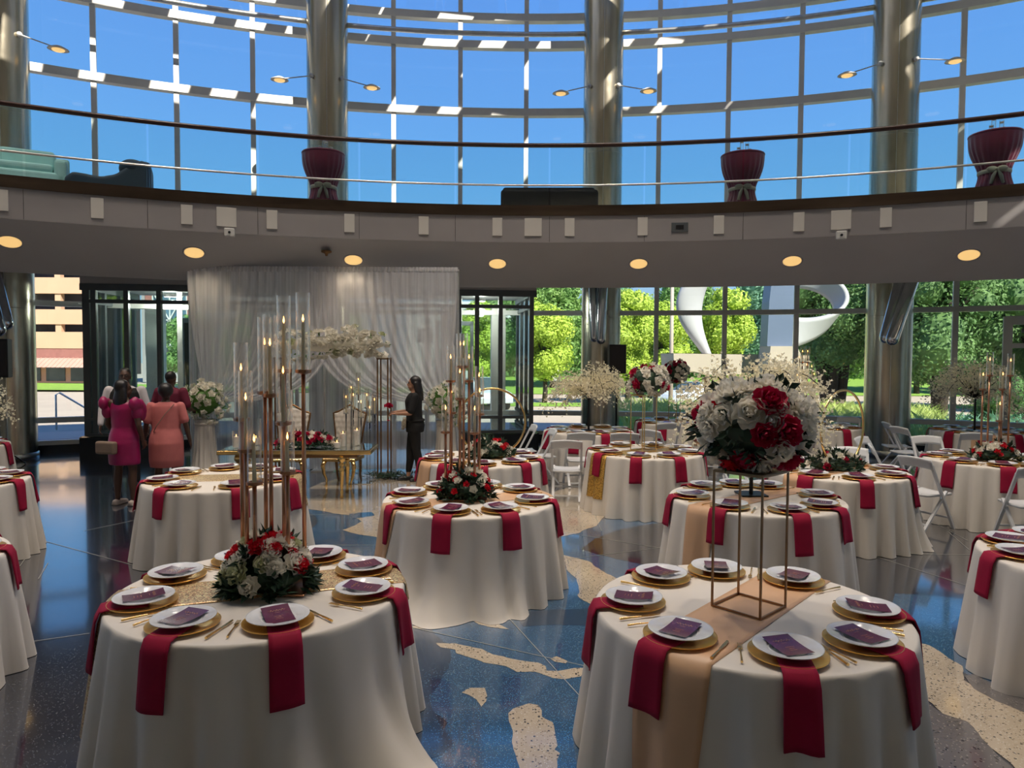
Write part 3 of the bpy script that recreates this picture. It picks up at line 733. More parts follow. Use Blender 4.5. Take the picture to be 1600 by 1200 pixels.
# ---------------------------------------------------------------- tableware
def charger_mesh():
    mb=MB(); mb.lathe([(.0001,.004),(.10,.004),(.118,.006),(.162,.016),(.166,.018),(.165,.012),(.12,.001),(.0001,0)],48); return mb.mesh('charger_plate',M['charger'],True)
def plate_mesh():
    mb=MB(); n=48; prof=[(.0001,.004),(.075,.004),(.088,.009),(.094,.015),(.120,.0165),(.124,.0195),(.140,.0225),(.1455,.024),(.1445,.020),(.09,.004),(.0001,0)]
    mb.lathe(prof,n); return mb.mesh('dinner_plate',M['plate'],True)
def saucer_mesh():
    mb=MB(); mb.lathe([(.074,.0055),(.078,.0075),(.082,.0055)],48); return mb.mesh('plate_ring',M['plate'],True)
def card_mesh():
    mb=MB(); 
    def f(u,v): x=(u-.5)*.128; y=(v-.5)*.190; return Vector((x,y,.004*math.cos((v-.5)*3)+.010*(v-.5)**2*4))
    mb.grid(f,4,10); return mb.mesh('menu_card',M['card'],True)
def card_script_mesh():
    mb=MB(); rnd=random.Random(5)
    def z(y): v=y/.172; return .004*math.cos(v*3)+.010*v*v*4+.0008
    # a line of looping script as title, a small ornament and two short lines
    pts=[]
    for i in range(60):
        t=i/59; x=-.040+.080*t; y=.047+.008*math.sin(t*38)*(1 if (i//9)%2 else .55); pts.append((x,y,z(y)))
    for a,b_ in zip(pts[:-1],pts[1:]): mb.bar(a,b_,.0014,.0004)
    for x0,x1,y in ((-.012,.012,.026),(-.020,.022,-.012),(-.013,.013,-.028),(-.018,.016,-.044)):
        q=[(x0+(x1-x0)*i/10,y+.0016*math.sin(i*2.4),z(y)) for i in range(11)]
        for a,b_ in zip(q[:-1],q[1:]): mb.bar(a,b_,.0012,.0004)
    return mb.mesh('gold_script',M['script'])
def fork_mesh():
    mb=MB(); mb.tube([(0,-.105,.004),(0,-.06,.006),(0,0,.005),(0,.035,.004)],.0035,8,True,[.0055,.004,.003,.004]); mb.box((0,.046,.004),(.020,.022,.003))
    for x in (-.0085,-.0028,.0028,.0085): mb.box((x,.073,.005),(.0028,.040,.002))
    return mb.mesh('fork',M['gold'],False)
def knife_mesh():
    mb=MB(); mb.tube([(0,-.115,.004),(0,-.06,.005),(0,0,.004)],.0055,8,True,[.0065,.0055,.004])
    mb.add([(-.008,0,.003),(.006,0,.003),(.008,.05,.003),(.004,.10,.003),(-.008,.11,.003),(-.008,0,.005),(.006,0,.0045),(.008,.05,.0045),(.004,.10,.0045),(-.008,.11,.005)],[(4,3,2,1,0),(5,6,7,8,9),(0,1,6,5),(1,2,7,6),(2,3,8,7),(3,4,9,8),(4,0,5,9)])
    return mb.mesh('knife',M['gold'],False)
def spoon_mesh():
    mb=MB(); mb.tube([(0,-.10,.004),(0,-.05,.006),(0,.03,.005)],.004,8,True,[.0055,.004,.003]); mb.ball((0,.052,.005),1,12,6,(.018,.027,.004)); return mb.mesh('spoon',M['gold'],True)
ME=dict(charger=charger_mesh(),plate=plate_mesh(),ring=saucer_mesh(),card=card_mesh(),script=card_script_mesh(),fork=fork_mesh(),knife=knife_mesh(),spoon=spoon_mesh())
NB={0:'right',45:'back right',90:'back',135:'back left',180:'left',-180:'left',-135:'front left',-90:'front',-45:'front right'}
def seatname(deg,used):
    q=((deg+180)%360)-180
    names=['right','back right','back','back left','left','front left','front','front right']
    k=int(round((q%360)/45))%8
    for d in (0,1,-1,2,-2,3,-3,4):
        if (k+d)%8 not in used: used.add((k+d)%8); return names[(k+d)%8]
def place_setting(x,y,cloth,deg,r,tl,seat,detail,rnd):
    a=R_(deg); ux,uy=math.cos(a),math.sin(a); px,py=x+ux*r,y+uy*r; rz=a+pi/2   # local -Y points outwards
    z=TZ+(.0062); sn='%s seat of the %s'%(seat,tl)
    o=link('charger_plate',ME['charger'],None,(px,py,z),rz); tag(o,'gold charger plate, '+sn,'charger plate','gold charger plates')
    # napkin: folded strip lying under the plate and hanging over the rim
    mb=MB(); dphi=a+rnd.uniform(-.10,.10)+ (.12 if rnd.random()<.5 else -.08)
    lat=rnd.uniform(-.02,.02)
    strip(cloth,dphi,math.sin(a-dphi)*r+lat,.073+rnd.uniform(-.006,.008),0,rnd.uniform(.24,.30),.0195,mb,start=r*math.cos(a-dphi)-.03,nt=6)
    # sink the hanging part close to the cloth
    v2=[]
    for (vx,vy,vz) in mb.v:
        v2.append((vx,vy,vz))
    mb.v=v2
    o=mb.build('napkin',M['napkin'],None,(x,y,0),smooth=True); sd=o.modifiers.new('fold','SOLIDIFY'); sd.thickness=.006; sd.offset=0
    tag(o,'magenta napkin draped over the edge, '+sn,'napkin','magenta napkins')
    o=link('dinner_plate',ME['plate'],None,(px-ux*.004,py-uy*.004,z+.022),rz); tag(o,'white dinner plate, '+sn,'plate','white dinner plates')
    link('plate_ring',ME['ring'],o)
    cz=rz+rnd.uniform(-.25,.25)+(pi/2 if rnd.random()<.12 else 0)
    o=link('menu_card',ME['card'],None,(px-ux*.004,py-uy*.004,z+.022+.015),cz)
    o.rotation_euler=(rnd.uniform(-.04,.04)+.05,rnd.uniform(-.04,.04),cz)
    tag(o,'plum menu card with gold script, '+sn,'menu card','plum menu cards')
    if detail>0: link('gold_script',ME['script'],o)
    if detail>0:
        sx_,sy_=-uy,ux      # tangential, to the diner's ... side
        for nm,off,key,ang in (('fork',-.195,'fork',rnd.uniform(-.15,.15)),('knife',.195,'knife',rnd.uniform(-.2,.2)),('spoon',.225,'spoon',rnd.uniform(-.15,.15))):
            if key=='spoon': continue
            # tangential positions follow the rim
            aa=a+off/max(.45,r); fx,fy=x+math.cos(aa)*(r+.01),y+math.sin(aa)*(r+.01)
            o=link(nm,ME[key],None,(fx,fy,TZ+.0065),aa+pi/2+ang); tag(o,'gold %s, %s'%(nm,sn),nm,'gold %ss'%nm if nm!='knife' else 'gold knives')
def settings(x,y,cloth,degs,tl,detail,seed,r=.578):
    rnd=random.Random(seed); used=set()
    for d in degs:
        place_setting(x,y,cloth,d+rnd.uniform(-2,2),r+rnd.uniform(-.008,.008),tl,seatname(d,used),detail,rnd)

# ---------------------------------------------------------------- centrepieces
def candelabrum(loc,label,stems,seed,sparse=False,mt='rosegold',rz=0,cat='candelabrum'):
    """stems: (x,y,cup height,glass top height) measured from the foot"""
    t=thing('candelabrum',label,cat,loc,rz); rnd=random.Random(seed)
    b=MB(); b.box((0,0,.006),(.42,.30,.012)); bevel(b.build('base_plate',M['blackmetal'] if sparse else M[mt],t),.004)
    for i,(x,y,h,g) in enumerate(stems):
        b=MB(); b.cyl((x,y,.01),(x,y,h-.012),.0115,.0115,12); s=b.build('stem',M[mt],t,smooth=True)
        b=MB(); b.lathe([(.010,-.022),(.020,-.018),(.041,-.012),(.043,.005),(.032,.005),(.028,-.004),(.0001,-.004)],20,(x,y,h)); b.build('candle_cup',M[mt],s,smooth=False)
        ch=min(.26,(g-h)*.62); b=MB(); b.cyl((x,y,h),(x+rnd.uniform(-.004,.004),y,h+ch),.0115,.0095,12); b.build('taper_candle',M['candle'],s,smooth=False)
        b=MB(); b.lathe([(.0005,ch+.004),(.005,ch+.012),(.006,ch+.018),(.003,ch+.032),(.0004,ch+.044)],8,(x,y,h)); b.build('flame',M['flame'],s,smooth=True)
        b=MB(); b.lathe([(.037,.0),(.037,g-h)],24,(x,y,h)); b.f=[f for f in b.f if len(f)==4]; b.mi=[0]*len(b.f); b.build('glass_cylinder',M['tubeglass'],s,smooth=True)
    return t
def square_stand(x,y,z,w,h,rz,label,th=.0095,m='darkgold'):
    t=thing('metal_frame_stand',label,'flower stand',(x,y,z),rz); q=w/2
    for sx_ in (-1,1):
        for sy_ in (-1,1):
            b=MB(); b.box((sx_*q,sy_*q,h/2),(th,th,h)); b.build('leg',M[m],t)
    for zz,nm in ((th/2,'base_frame'),(h-th/2,'top_frame')):
        b=MB()
        for k in (-1,1): b.box((0,k*q,zz),(w,th*.98,th)); b.box((k*q,0,zz),(th*.98,w,th))
        b.build(nm,M[m],t)
    b=MB(); b.box((0,0,h+.002),(w,w,.004)); b.build('top_plate',M[m],t)
    return t
def blossom_tree(x,y,z,h,R,label,seed,scale=1):
    t=thing('blossom_tree',label,'artificial tree',(x,y,z)); rnd=random.Random(seed)
    b=MB(); b.box((0,0,.006),(.24,.24,.012)); b.build('base_plate',M['blackmetal'],t)
    b=MB(); b.cyl((0,0,.012),(0,0,h*.62),.018,.016,12); b.build('pole',M['blackmetal'],t)
    br=MB(); fl=MB(); c=Vector((0,0,h*.60))
    for i in range(26):
        a=i*2.39996; reach=R*rnd.uniform(.7,1.05); up=rnd.uniform(.05,.62)*R*1.5
        p1=c+Vector((math.cos(a)*reach*.5,math.sin(a)*reach*.5,up*.8)); p2=c+Vector((math.cos(a)*reach,math.sin(a)*reach,up*.55-(.35*R if rnd.random()<.5 else 0)))
        pts=[c.lerp(p1,k/4) for k in range(5)]+[p1.lerp(p2,k/4)+Vector((0,0,.04*math.sin(k))) for k in range(1,5)]
        br.tube(pts,.006,6,True,[.009-.0008*k for k in range(9)])
        for p in pts[2:]:
            for k in range(21):
                q=p+rdir(rnd)*rnd.uniform(.02,.15)*(R/.65); s=rnd.uniform(.016,.027); n_=rdir(rnd); e=n_.orthogonal().normalized(); f_=n_.cross(e)
                base=len(fl.v); vs_=[q]
                for m_ in range(8):
                    an=m_*pi/4; rr=s if m_%2==0 else s*.55; vs_.append(q+(e*math.cos(an)+f_*math.sin(an))*rr+n_*(.35*s if m_%2==0 else 0))
                fl.add(vs_,[(0,1+m_,1+(m_+1)%8) for m_ in range(8)])
    br.build('branches',M['blackmetal'],t,smooth=True)
    o=fl.build('blossom',M['blossom'],t); o['kind']='stuff'
    return t
def hoop(x,y,z,R,label,rz=0,crystals=True):
    t=thing('gold_hoop',label,'hoop',(x,y,z),rz)
    b=MB(); b.tube([(R*math.sin(a),0,R+.02-R*math.cos(a)) for a in [2*pi*k/64 for k in range(65)]],.014,10,False); b.build('ring',M['gold'],t,smooth=True)
    b=MB(); b.box((0,0,.006),(.30,.12,.012)); b.build('base_plate',M['gold'],t)
    if crystals:
        b=MB()
        for k in range(7):
            xx=(k-3)*.045; L=.25+.13*math.cos(k*2.1); zt=R+.02+math.sqrt(R*R-xx*xx)
            for j in range(int(L/.03)): b.ball((xx,0,zt-.03-j*.03),.0045,6,4)
        b.build('bead_strands',M['tubeglass'],t,smooth=True)
    return t
# ---------------------------------------------------------------- folding chair
def make_chair():
    t=thing('folding_chair','white folding chair','chair'); m=M['whitechair']
    for s in (-1,1):
        x=s*.205
        b=MB(); b.bar((x,.235,.02),(x,-.17,.80),.024,.034,up=(1,0,0)); b.build('leg',m,t)       # long front-to-back leg that becomes the back post
        b=MB(); b.bar((x*.90,-.245,.02),(x*.90,.12,.47),.022,.034,up=(1,0,0)); b.build('leg',m,t)
        b=MB(); b.cyl((x*1.02,-.018,.41),(x*1.08,-.018,.41),.012,.012,10); b.build('hinge',M['railsteel'],t)
    b=MB()
    b.grid(lambda u,v:Vector(((u-.5)*.38,-.20+v*.40,.452-.010*math.sin(pi*u)-.006*math.sin(pi*v))),8,6)
    o=b.build('seat',m,t,smooth=True); sd=o.modifiers.new('t','SOLIDIFY'); sd.thickness=.028; sd.offset=-1
    b=MB()
    def bk(u,v):
        x=(u-.5)*.44; z=.80+ (v-.5)*.115+.018*math.sin(pi*u); return Vector((x,-.172-(z-.80)*.5-.020*math.sin(pi*u),z))
    b.grid(bk,10,4); o=b.build('backrest',m,t,smooth=True); sd=o.modifiers.new('t','SOLIDIFY'); sd.thickness=.020; sd.offset=0
    b=MB(); b.bar((-.20,.165,.155),(.20,.165,.155),.022,.022); b.build('stretcher',m,t)
    b=MB(); b.bar((-.18,-.19,.09),(.18,-.19,.09),.020,.020); b.build('stretcher',m,t)
    return t
# ================================================================== the guest tables
def table(x,y,seed,label,tl,flares,run,degs,detail):
    """label: the cloth's label; tl: short name of the table used by everything on it"""
    c=Cloth(seed,flares); tablecloth(label,'tablecloth',x,y,c)
    if run:
        phi,half,h0,h1,m,rl,s0,tp=run; runner(x,y,c,phi,half,h0,h1,m,rl,s0,tp)
    settings(x,y,c,degs,tl,detail,seed+50)
    return c
S8=[165,122,76,34,-12,-58,-110,-154]
TA=(-1.36,3.80); TB=(1.20,3.53); TC=(-.375,6.23); TD=(2.22,6.34); TE=(3.67,7.91); TF=(1.80,9.42); TG=(-.37,8.70); TN=(-2.97,7.21); TH=(1.317,12.0)
TJ=(6.04,8.78); TK=(8.18,12.22); TL=(3.86,4.40); TM=(-5.67,6.88); T2=(-3.98,4.22); T0=(-7.87,9.67); TO=(3.18,13.6); TP=(5.6,12.9); TQ=(8.63,10.4)
table(*TA,1,'ivory tablecloth of the near left table, its hem spilling on the floor','near left gold sequin table',[(R_(-30),.20,.34),(R_(-58),.10,.20)],(R_(20),.185,.62,.10,'sequin','gold sequin runner crossing the near left table under the candelabrum',.03,0),[165,121,76,34,-12,-62,-110,-154],2)
table(*TB,2,'ivory tablecloth of the near right table with peach satin runner','near right peony ball table',[],(R_(48),.175,.60,.30,'satin','peach satin runner under the square stand of the near right table',.0,.25),[173,127,87,45,-7,-49,-90,-137],2)
table(*TC,3,'ivory tablecloth of the middle table, puddled on the blue floor','middle candelabrum table',[(R_(-112),.45,.24),(R_(-68),.25,.14),(R_(-150),.2,.18)],(R_(25),.17,.45,.3,'satin','peach satin runner crossing the middle candelabrum table',-.05,.3),[164,122,77,38,-13,-59,-100,-146],1)
table(*TD,4,'ivory tablecloth of the table holding the black pole blossom tree','black pole blossom tree table',[],(R_(38),.15,.55,.3,'satin','peach satin runner hanging left of the blossom tree table',.02,.3),[124,-180,-129,-81,-44,3,59,92],1)
table(*TE,5,'ivory tablecloth of the right table with the gold hoop','right hoop table',[(R_(-30),.3,.10)],(R_(35),.15,.5,.3,'satin','peach satin runner hanging behind the blossom tree table',.0,.3),[-134,-93,-43,2,46,92,135,178],1)
table(*TF,6,'ivory tablecloth of the table with the gold cube stand and sequin runner','gold cube stand table',[],(R_(30),.16,.55,.3,'sequin2','deep gold sequin runner hanging left on the gold cube stand table',.03,.1),[-153,-108,-67,-21,22,71,118,165],1)
table(*TG,7,'ivory tablecloth of the table with the hoop, behind the middle table','middle hoop table',[],(R_(25),.16,.5,.3,'satin','peach satin runner on the middle hoop table',-.05,.1),[-85,-45,-12,34,78,155,-165,-125],0)
table(*TN,8,'ivory tablecloth of the table behind the near left table','far left sequin table',[(R_(-20),.2,.08)],(R_(8),.20,.62,.3,'sequin','gold sequin runner across the table behind the near left one',.02,0),[-156,-111,-58,-14,30,72,112,154],1)
table(*TH,9,'ivory tablecloth of the table with the wide white blossom tree','wide blossom tree table',[],(R_(-60),.14,.3,.3,'satin','peach satin runner on the wide blossom tree table',0,.1),[-161,-116,-76,-30,15,60,105,150],0)
table(*TJ,10,'ivory tablecloth of the right table with five candle stems','right five candle table',[],(R_(-75),.17,.3,.60,'sequin2','deep gold sequin runner falling down the front of the right candle table',-.02,0),[-155,-112,-74,-30,15,60,105,150],1)
table(*TK,11,'ivory tablecloth of the far right table by the window','far right window table',[],(R_(-120),.17,.3,.45,'satin','peach satin runner hanging from the far right window table',0,.1),[-160,-120,-80,-35,15,60,105,150],0)
table(*TL,12,'ivory tablecloth of the table cut by the lower right picture edge','near edge right table',[],None,[100,135,170,-150,-115,-75,60],1)
table(*TM,13,'ivory tablecloth of the middle table on the left picture edge','middle left edge table',[],(R_(-35),.19,.3,.45,'satin','peach satin runner hanging from the middle table at left edge',.02,.1),[80,40,0,-45,-90],1)
table(*T2,14,'ivory tablecloth of the near table on the left picture edge','near left edge table',[],(R_(-8),.19,.3,.34,'sequin2','gold sequin runner hanging from the near left edge table',-.06,0),[70,28,-20,-60],1)
table(*T0,15,'ivory tablecloth of the far table on the left edge by the column','far left edge table',[],(R_(-20),.17,.3,.4,'satin','peach satin runner on the far left edge table',0,.1),[60,15,-30,-75],0)
table(*TO,16,'ivory tablecloth of the far table with a tall gold stand by the window','far tall stand table',[],(R_(-70),.17,.3,.35,'satin','peach satin runner on the far tall stand table',.05,.1),[-160,-118,-75,-30,15,60,105,150],0)
table(*TP,17,'ivory tablecloth of the far table behind the near right flower ball','far candle cluster table',[],None,[-160,-118,-75,-30,15,60,105,150],0)
table(*TQ,18,'ivory tablecloth of the table at the right edge behind the candle table','right edge rear table',[],None,[-175,-130,-90,130,170,90],0)
Tz=TZ+.0065
# candelabra
SA=[(-.10,-.02,1.70,2.11),(-.05,-.09,1.54,1.96),(.0,.06,1.84,2.25),(.05,.0,1.83,2.26),(.10,.08,1.96,2.37),(.13,-.03,1.68,2.11),(.23,.0,1.96,2.38),(.10,.10,1.57,1.85),(-.0,-.11,1.37,1.71),(.16,-.06,1.42,1.69)]
candelabrum((TA[0]+.06,TA[1],Tz),'tall rose gold candelabrum of ten glass shaded tapers on near left table',[(x-.06,y,h-Tz,g-Tz) for x,y,h,g in SA],1)
SC=[(-.17,0,1.82,2.13),(-.09,.07,1.95,2.24),(-.05,-.06,1.95,2.24),(-.01,.05,1.82,2.13),(-.17,.10,1.53,1.80),(-.08,-.10,1.67,2.02),(.08,.06,1.69,1.95),(.09,-.03,1.53,1.83),(-.21,-.05,1.37,1.68),(.05,-.10,1.37,1.68)]
candelabrum((TC[0]-.05,TC[1],Tz),'tall rose gold candelabrum of ten glass shaded tapers on middle table',[(x+.05,y,h-Tz,g-Tz) for x,y,h,g in SC],2)
SJ=[(-.16,.0,1.66,1.92),(-.02,.09,1.83,2.12),(.10,.02,1.66,1.93),(.22,.06,1.83,2.10),(.02,-.06,1.27,1.58)]
candelabrum((TJ[0]-.02,TJ[1]-.05,Tz),'five stem gold candelabrum on the right table beside a folding chair',[(x,y,h-Tz,g-Tz) for x,y,h,g in SJ],3)
candelabrum((TP[0]-.15,TP[1],Tz),'distant candelabrum behind the near right flower ball',[(x,y,h-Tz,g-Tz) for x,y,h,g in SC],4)
# low flowers round their feet
def low_flowers(x,y,rx,ry,h,label,seed,n,rad,mix,lo,rz=0,leafm='leaf'):
    t=thing('flower_arrangement',label,'flowers',(x,y,Tz),rz); mound(t,rx,ry,h,random.Random(seed),n,rad,mix,lo,leafm); return t
low_flowers(TA[0]+.04,TA[1]-.03,.235,.20,.30,'red and ivory roses round the candelabrum foot on near left table',21,58,.056,[('white',6),('green',1.6),('red',3),('leaf',1.6)],False)
low_flowers(TC[0]-.03,TC[1]-.02,.24,.20,.27,'red and ivory roses round the candelabrum foot on middle table',22,52,.052,[('white',4.5),('red',3.6),('leaf',2)],True)
low_flowers(TJ[0],TJ[1]-.05,.28,.2,.22,'red and ivory flowers round the five candle stems',23,40,.05,[('white',6),('red',3),('leaf',1.8)],True)
low_flowers(TG[0]+.08,TG[1],.32,.16,.24,'red and ivory roses under the hoop on the middle hoop table',24,44,.048,[('white',6),('red',3),('leaf',2.5)],True,.1)
low_flowers(TE[0]-.03,TE[1],.34,.17,.20,'ivory and red roses beneath the hoop on the right hoop table',25,44,.05,[('white',6.5),('magenta',1.6),('leaf',2.5)],True,.1)
# near right: peony ball on square stand
square_stand(1.215,3.54,Tz,.262,.70,R_(-47+90),'tall open bronze square frame stand on the near right table')
t=thing('flower_ball','large ball of ivory peonies and magenta roses on near right square stand','flowers',(1.225,3.56,1.70))
rb=random.Random(36); flower_ball(t,(0,0,0),.30,rb,84,.076,[('white',7.2),('magenta',1.3),('red',.7),('leaf',2.4)],False,.78)
square_stand(1.78,9.46,Tz,.24,.75,R_(30),'thin gold square frame stand on the sequin runner table',.010,'gold')
t=thing('flower_ball','ball of ivory and red roses on the thin gold cube stand','flowers',(1.84,9.48,1.72)); flower_ball(t,(0,0,0),.30,random.Random(32),50,.075,[('white',6),('magenta',2.4),('leaf',2)],True,.76)
square_stand(TO[0]+.05,TO[1],Tz,.26,.76,R_(20),'distant thin gold square stand by the window',.011,'gold')
t=thing('flower_ball','smallest ball of ivory and red roses, in front of the sculpture plinth','flowers',(TO[0]+.02,TO[1],1.75)); flower_ball(t,(0,0,0),.27,random.Random(33),44,.07,[('white',6),('magenta',3),('leaf',2)],True,.85)
blossom_tree(TH[0],TH[1],Tz,1.0,.72,'wide white blossom tree on black pole before the middle column',41)
blossom_tree(TD[0],TD[1]+.12,Tz,1.15,.72,'white blossom tree on black pole behind the near right flower ball',42)
blossom_tree(TK[0]-.1,TK[1],Tz,.95,.80,'white blossom tree on black pole on the far right window table',43)
blossom_tree(T0[0]+.05,T0[1],Tz,.85,.75,'white blossom tree at the left picture edge',44)
hoop(TG[0]+.12,TG[1]+.1,Tz,.42,'gold hoop with hanging beads on the middle hoop table',R_(5))
hoop(TE[0]+.12,TE[1]+.1,Tz,.44,'gold hoop on the right table before the right column',R_(35),False)
# ---------------------------------------------------------------- folding chairs
proto=make_chair(); first=True
G='white folding chairs at the guest tables'
chairs=[(.93,9.85,-95+90,'left of the gold cube stand table, side on'),(.60,11.35,100,'left of the wide blossom tree table, nearest the aisle'),(.42,11.9,100,'left of the wide blossom tree table, by the vestibule corner'),
(1.05,10.9,5,'in front of the wide blossom tree table, left one'),(1.75,10.9,-5,'in front of the wide blossom tree table, middle one'),(2.35,11.3,-50,'in front of the wide blossom tree table, right one'),(2.75,12.55,8,'in front of the far tall stand table, back to us'),(3.65,12.6,-25,'right of the far tall stand table front'),
(5.72,7.78,-6,'at the right, back to us before the candle table'),(4.95,8.35,-68,'beside the right candle table, turned sideways'),(5.05,9.4,-115,'left of the right candle table, behind the sideways one'),(5.3,10.2,-140,'between the right column and candle table, left one'),(6.2,10.3,175,'behind the right candle table, left one'),(7.35,11.15,-20,'in front of far right window table, back to us'),(6.75,11.9,-80,'left of the far right window table, by the column'),(7.0,12.7,-100,'left of the far right window table, nearest the glass'),(4.6,11.8,-20,'in front of the far candle cluster table'),(5.2,14.1,170,'behind the far candle cluster table'),(4.75,13.5,-110,'left of the far candle cluster table'),(6.5,13.6,140,'right of the far candle cluster table'),(2.9,8.6,-140,'behind the right hoop table on its left'),(4.35,8.95,160,'behind the right hoop table on its right'),(7.9,9.5,-20,'at the right edge rear table')]
ALLT=(TA,TB,TC,TD,TE,TF,TG,TN,TH,TJ,TK,TL,TM,T2,T0,TO,TP,TQ)
for (x,y,r,l) in chairs:
    for _ in range(6):
        for (tx,ty) in ALLT:
            d=math.hypot(x-tx,y-ty)
            if d<1.13: x=tx+(x-tx)/d*1.135; y=ty+(y-ty)/d*1.135
    o=proto if first else copy_tree(proto); first=False
    o.location=(x,y,0); o.rotation_euler=(0,0,R_(r)); o['label']='white folding chair '+l; o['group']=G; o['category']='chair'
# ================================================================== drapery stage
DY=12.3; DX0,DX1=-5.66,-.95; DZ=3.52
t=thing('pipe_and_drape','wide sheer white drapery hung on a pipe frame with swagged side panels','drapery',((DX0+DX1)/2,DY,0))
SHEER=[]
def sheer(name,alpha,col=(.80,.80,.84)):
    m,n,b,o=newmat(name); n.nodes.remove(b)
    d=n.nodes.new('ShaderNodeBsdfDiffuse'); d.inputs[0].default_value=(*col,1)
    tl=n.nodes.new('ShaderNodeBsdfTranslucent'); tl.inputs[0].default_value=(*col,1)
    a=n.nodes.new('ShaderNodeAddShader')
    m1=n.nodes.new('ShaderNodeMixShader'); m1.inputs[0].default_value=.5; n.links.new(d.outputs[0],m1.inputs[1]); n.links.new(tl.outputs[0],m1.inputs[2])
    tp=n.nodes.new('ShaderNodeBsdfTransparent'); m2=n.nodes.new('ShaderNodeMixShader')
    v=coords(n,(14,1,.15)); f=noise(n,v,2.2,3)
    mr=n.nodes.new('ShaderNodeMapRange'); mr.inputs[1].default_value=.3; mr.inputs[2].default_value=.7; mr.inputs[3].default_value=alpha-.14; mr.inputs[4].default_value=min(1,alpha+.12)
    n.links.new(f,mr.inputs[0]); n.links.new(mr.outputs[0],m2.inputs[0]); n.links.new(tp.outputs[0],m2.inputs[1]); n.links.new(m1.outputs[0],m2.inputs[2]); n.links.new(m2.outputs[0],o.inputs[0])
    return m
M['sheer']=sheer('sheer_white_fabric',.62,(.92,.91,.95)); M['sheer2']=sheer('sheer_gathered_fabric',.80,(.92,.91,.93))
w=DX1-DX0; xc=-w/2
def back(u,v):
    x=xc+w*u; z=.02+(DZ-.06)*v
    return Vector((x,.10+.035*math.sin(u*w*26+1.2*math.sin(u*17))*(1.1-.5*v)+.05*math.sin(u*9)*(1-v),z))
b=MB(); b.grid(back,330,8); b.build('back_panel',M['sheer'],t,smooth=True)
def swag(side):
    # gathered panel: fixed along the top from the edge to past the middle, pulled to a tie at the side
    tz=1.22; tx=(xc+.32) if side<0 else (xc+w-.14)
    def f(u,v):
        xt=(xc if side<0 else xc+w)+(-side)*u*w*.56       # top attachment
        s=v**.75
        # catenary-like fall then sweep to the tie
        x=xt+(tx-xt+(-side)*(.02+.26*u))*(s**(1.5+1.6*u))*1.0
        sag=.62*u*math.sin(pi*min(1,s))**1.3
        z=DZ-.04-(DZ-.04-tz)*(s**(.92))-sag*(.35+.75*s)*.62 + (-.34*(u)*s*s) + .32*u*s**6
        y=-.03-.03*math.sin(u*95+2*math.sin(u*13)+v*2.)*(1-.45*v)-.05*s
        return Vector((x,y,z))
    b=MB(); b.grid(f,240,34); b.build('swag_panel',M['sheer2'],t,smooth=True)
    # tail below the tie
    def g(u,v):
        x=tx+(u-.5)*(.22+.22*v); z=tz-.02-(tz-.03)*v; return Vector((x,-.07+.03*math.sin(u*40),z))
    b=MB(); b.grid(g,50,8); b.build('tail',M['sheer2'],t,smooth=True)
swag(-1); swag(1)
b=MB(); b.tube([(xc-.02,.03,DZ),(xc+w+.02,.03,DZ)],.022,10); b.build('cross_pipe',M['railsteel'],t)
def gath(u,v): return Vector((xc+w*u,.03-.035*math.sin(pi*v)+.012*math.sin(u*480),DZ-.07+.13*v))
b=MB(); b.grid(gath,700,3); b.build('gathered_heading',M['sheer2'],t,smooth=True)
for x in (xc,0,xc+w):
    b=MB(); b.tube([(x,.06,.0),(x,.06,DZ)],.022,10); b.box((x,.06,.01),(.4,.4,.02)); b.build('upright',M['railsteel'],t)
# draped flower pedestals
def draped_pedestal(x,y,label,blab,seed):
    t=thing('draped_pedestal',label,'pedestal',(x,y,0)); rnd=random.Random(seed)
    b=MB()
    def f(u,v): a=2*pi*u; r=.15+.06*(1-v)**1.5+.04*(1-v)**8+.014*math.sin(a*15)*(1.1-v)+.02*(v>.95); return Vector((r*math.cos(a),r*math.sin(a),.01+.93*v))
    b.grid(f,120,16,True); b.lathe([(.15,.93),(.0001,.94)],40); b.build('drape',M['cloth'],t,smooth=True)
    b=MB(); b.lathe([(.155,.0),(.165,.03),(.155,.06)],30,(0,0,.84)); b.build('tie_band',M['cloth'],t,smooth=True)
    q=thing('flower_cloud',blab,'flowers',(x,y,1.27))
    pts=[]
    for i in range(58):
        z=1-2*(i+.5)/58; a=i*2.4; s=math.sqrt(1-z*z); v=Vector((s*math.cos(a),s*math.sin(a),z)); rr=.31*rnd.uniform(.8,1.1)
        if v.z<-.2 and v.x>.3: rr*=1.35
        put_rose('white_lo',q,v*rr,v,rnd.uniform(.055,.085),rnd,name='blossom')
        pts.append((v*rr*.8,v))
    foliage(q,pts,rnd,M['leaf2'],.08,.03,4,core=[((0,0,-.02),.23,(1,1,1))],spread=.05)
draped_pedestal(-5.2,11.85,'white draped pedestal at the left side of the drapery','ivory flower cloud on the left draped pedestal',51)
draped_pedestal(-1.12,11.9,'white draped pedestal at the right side of the drapery','ivory flower cloud on the right draped pedestal',52)
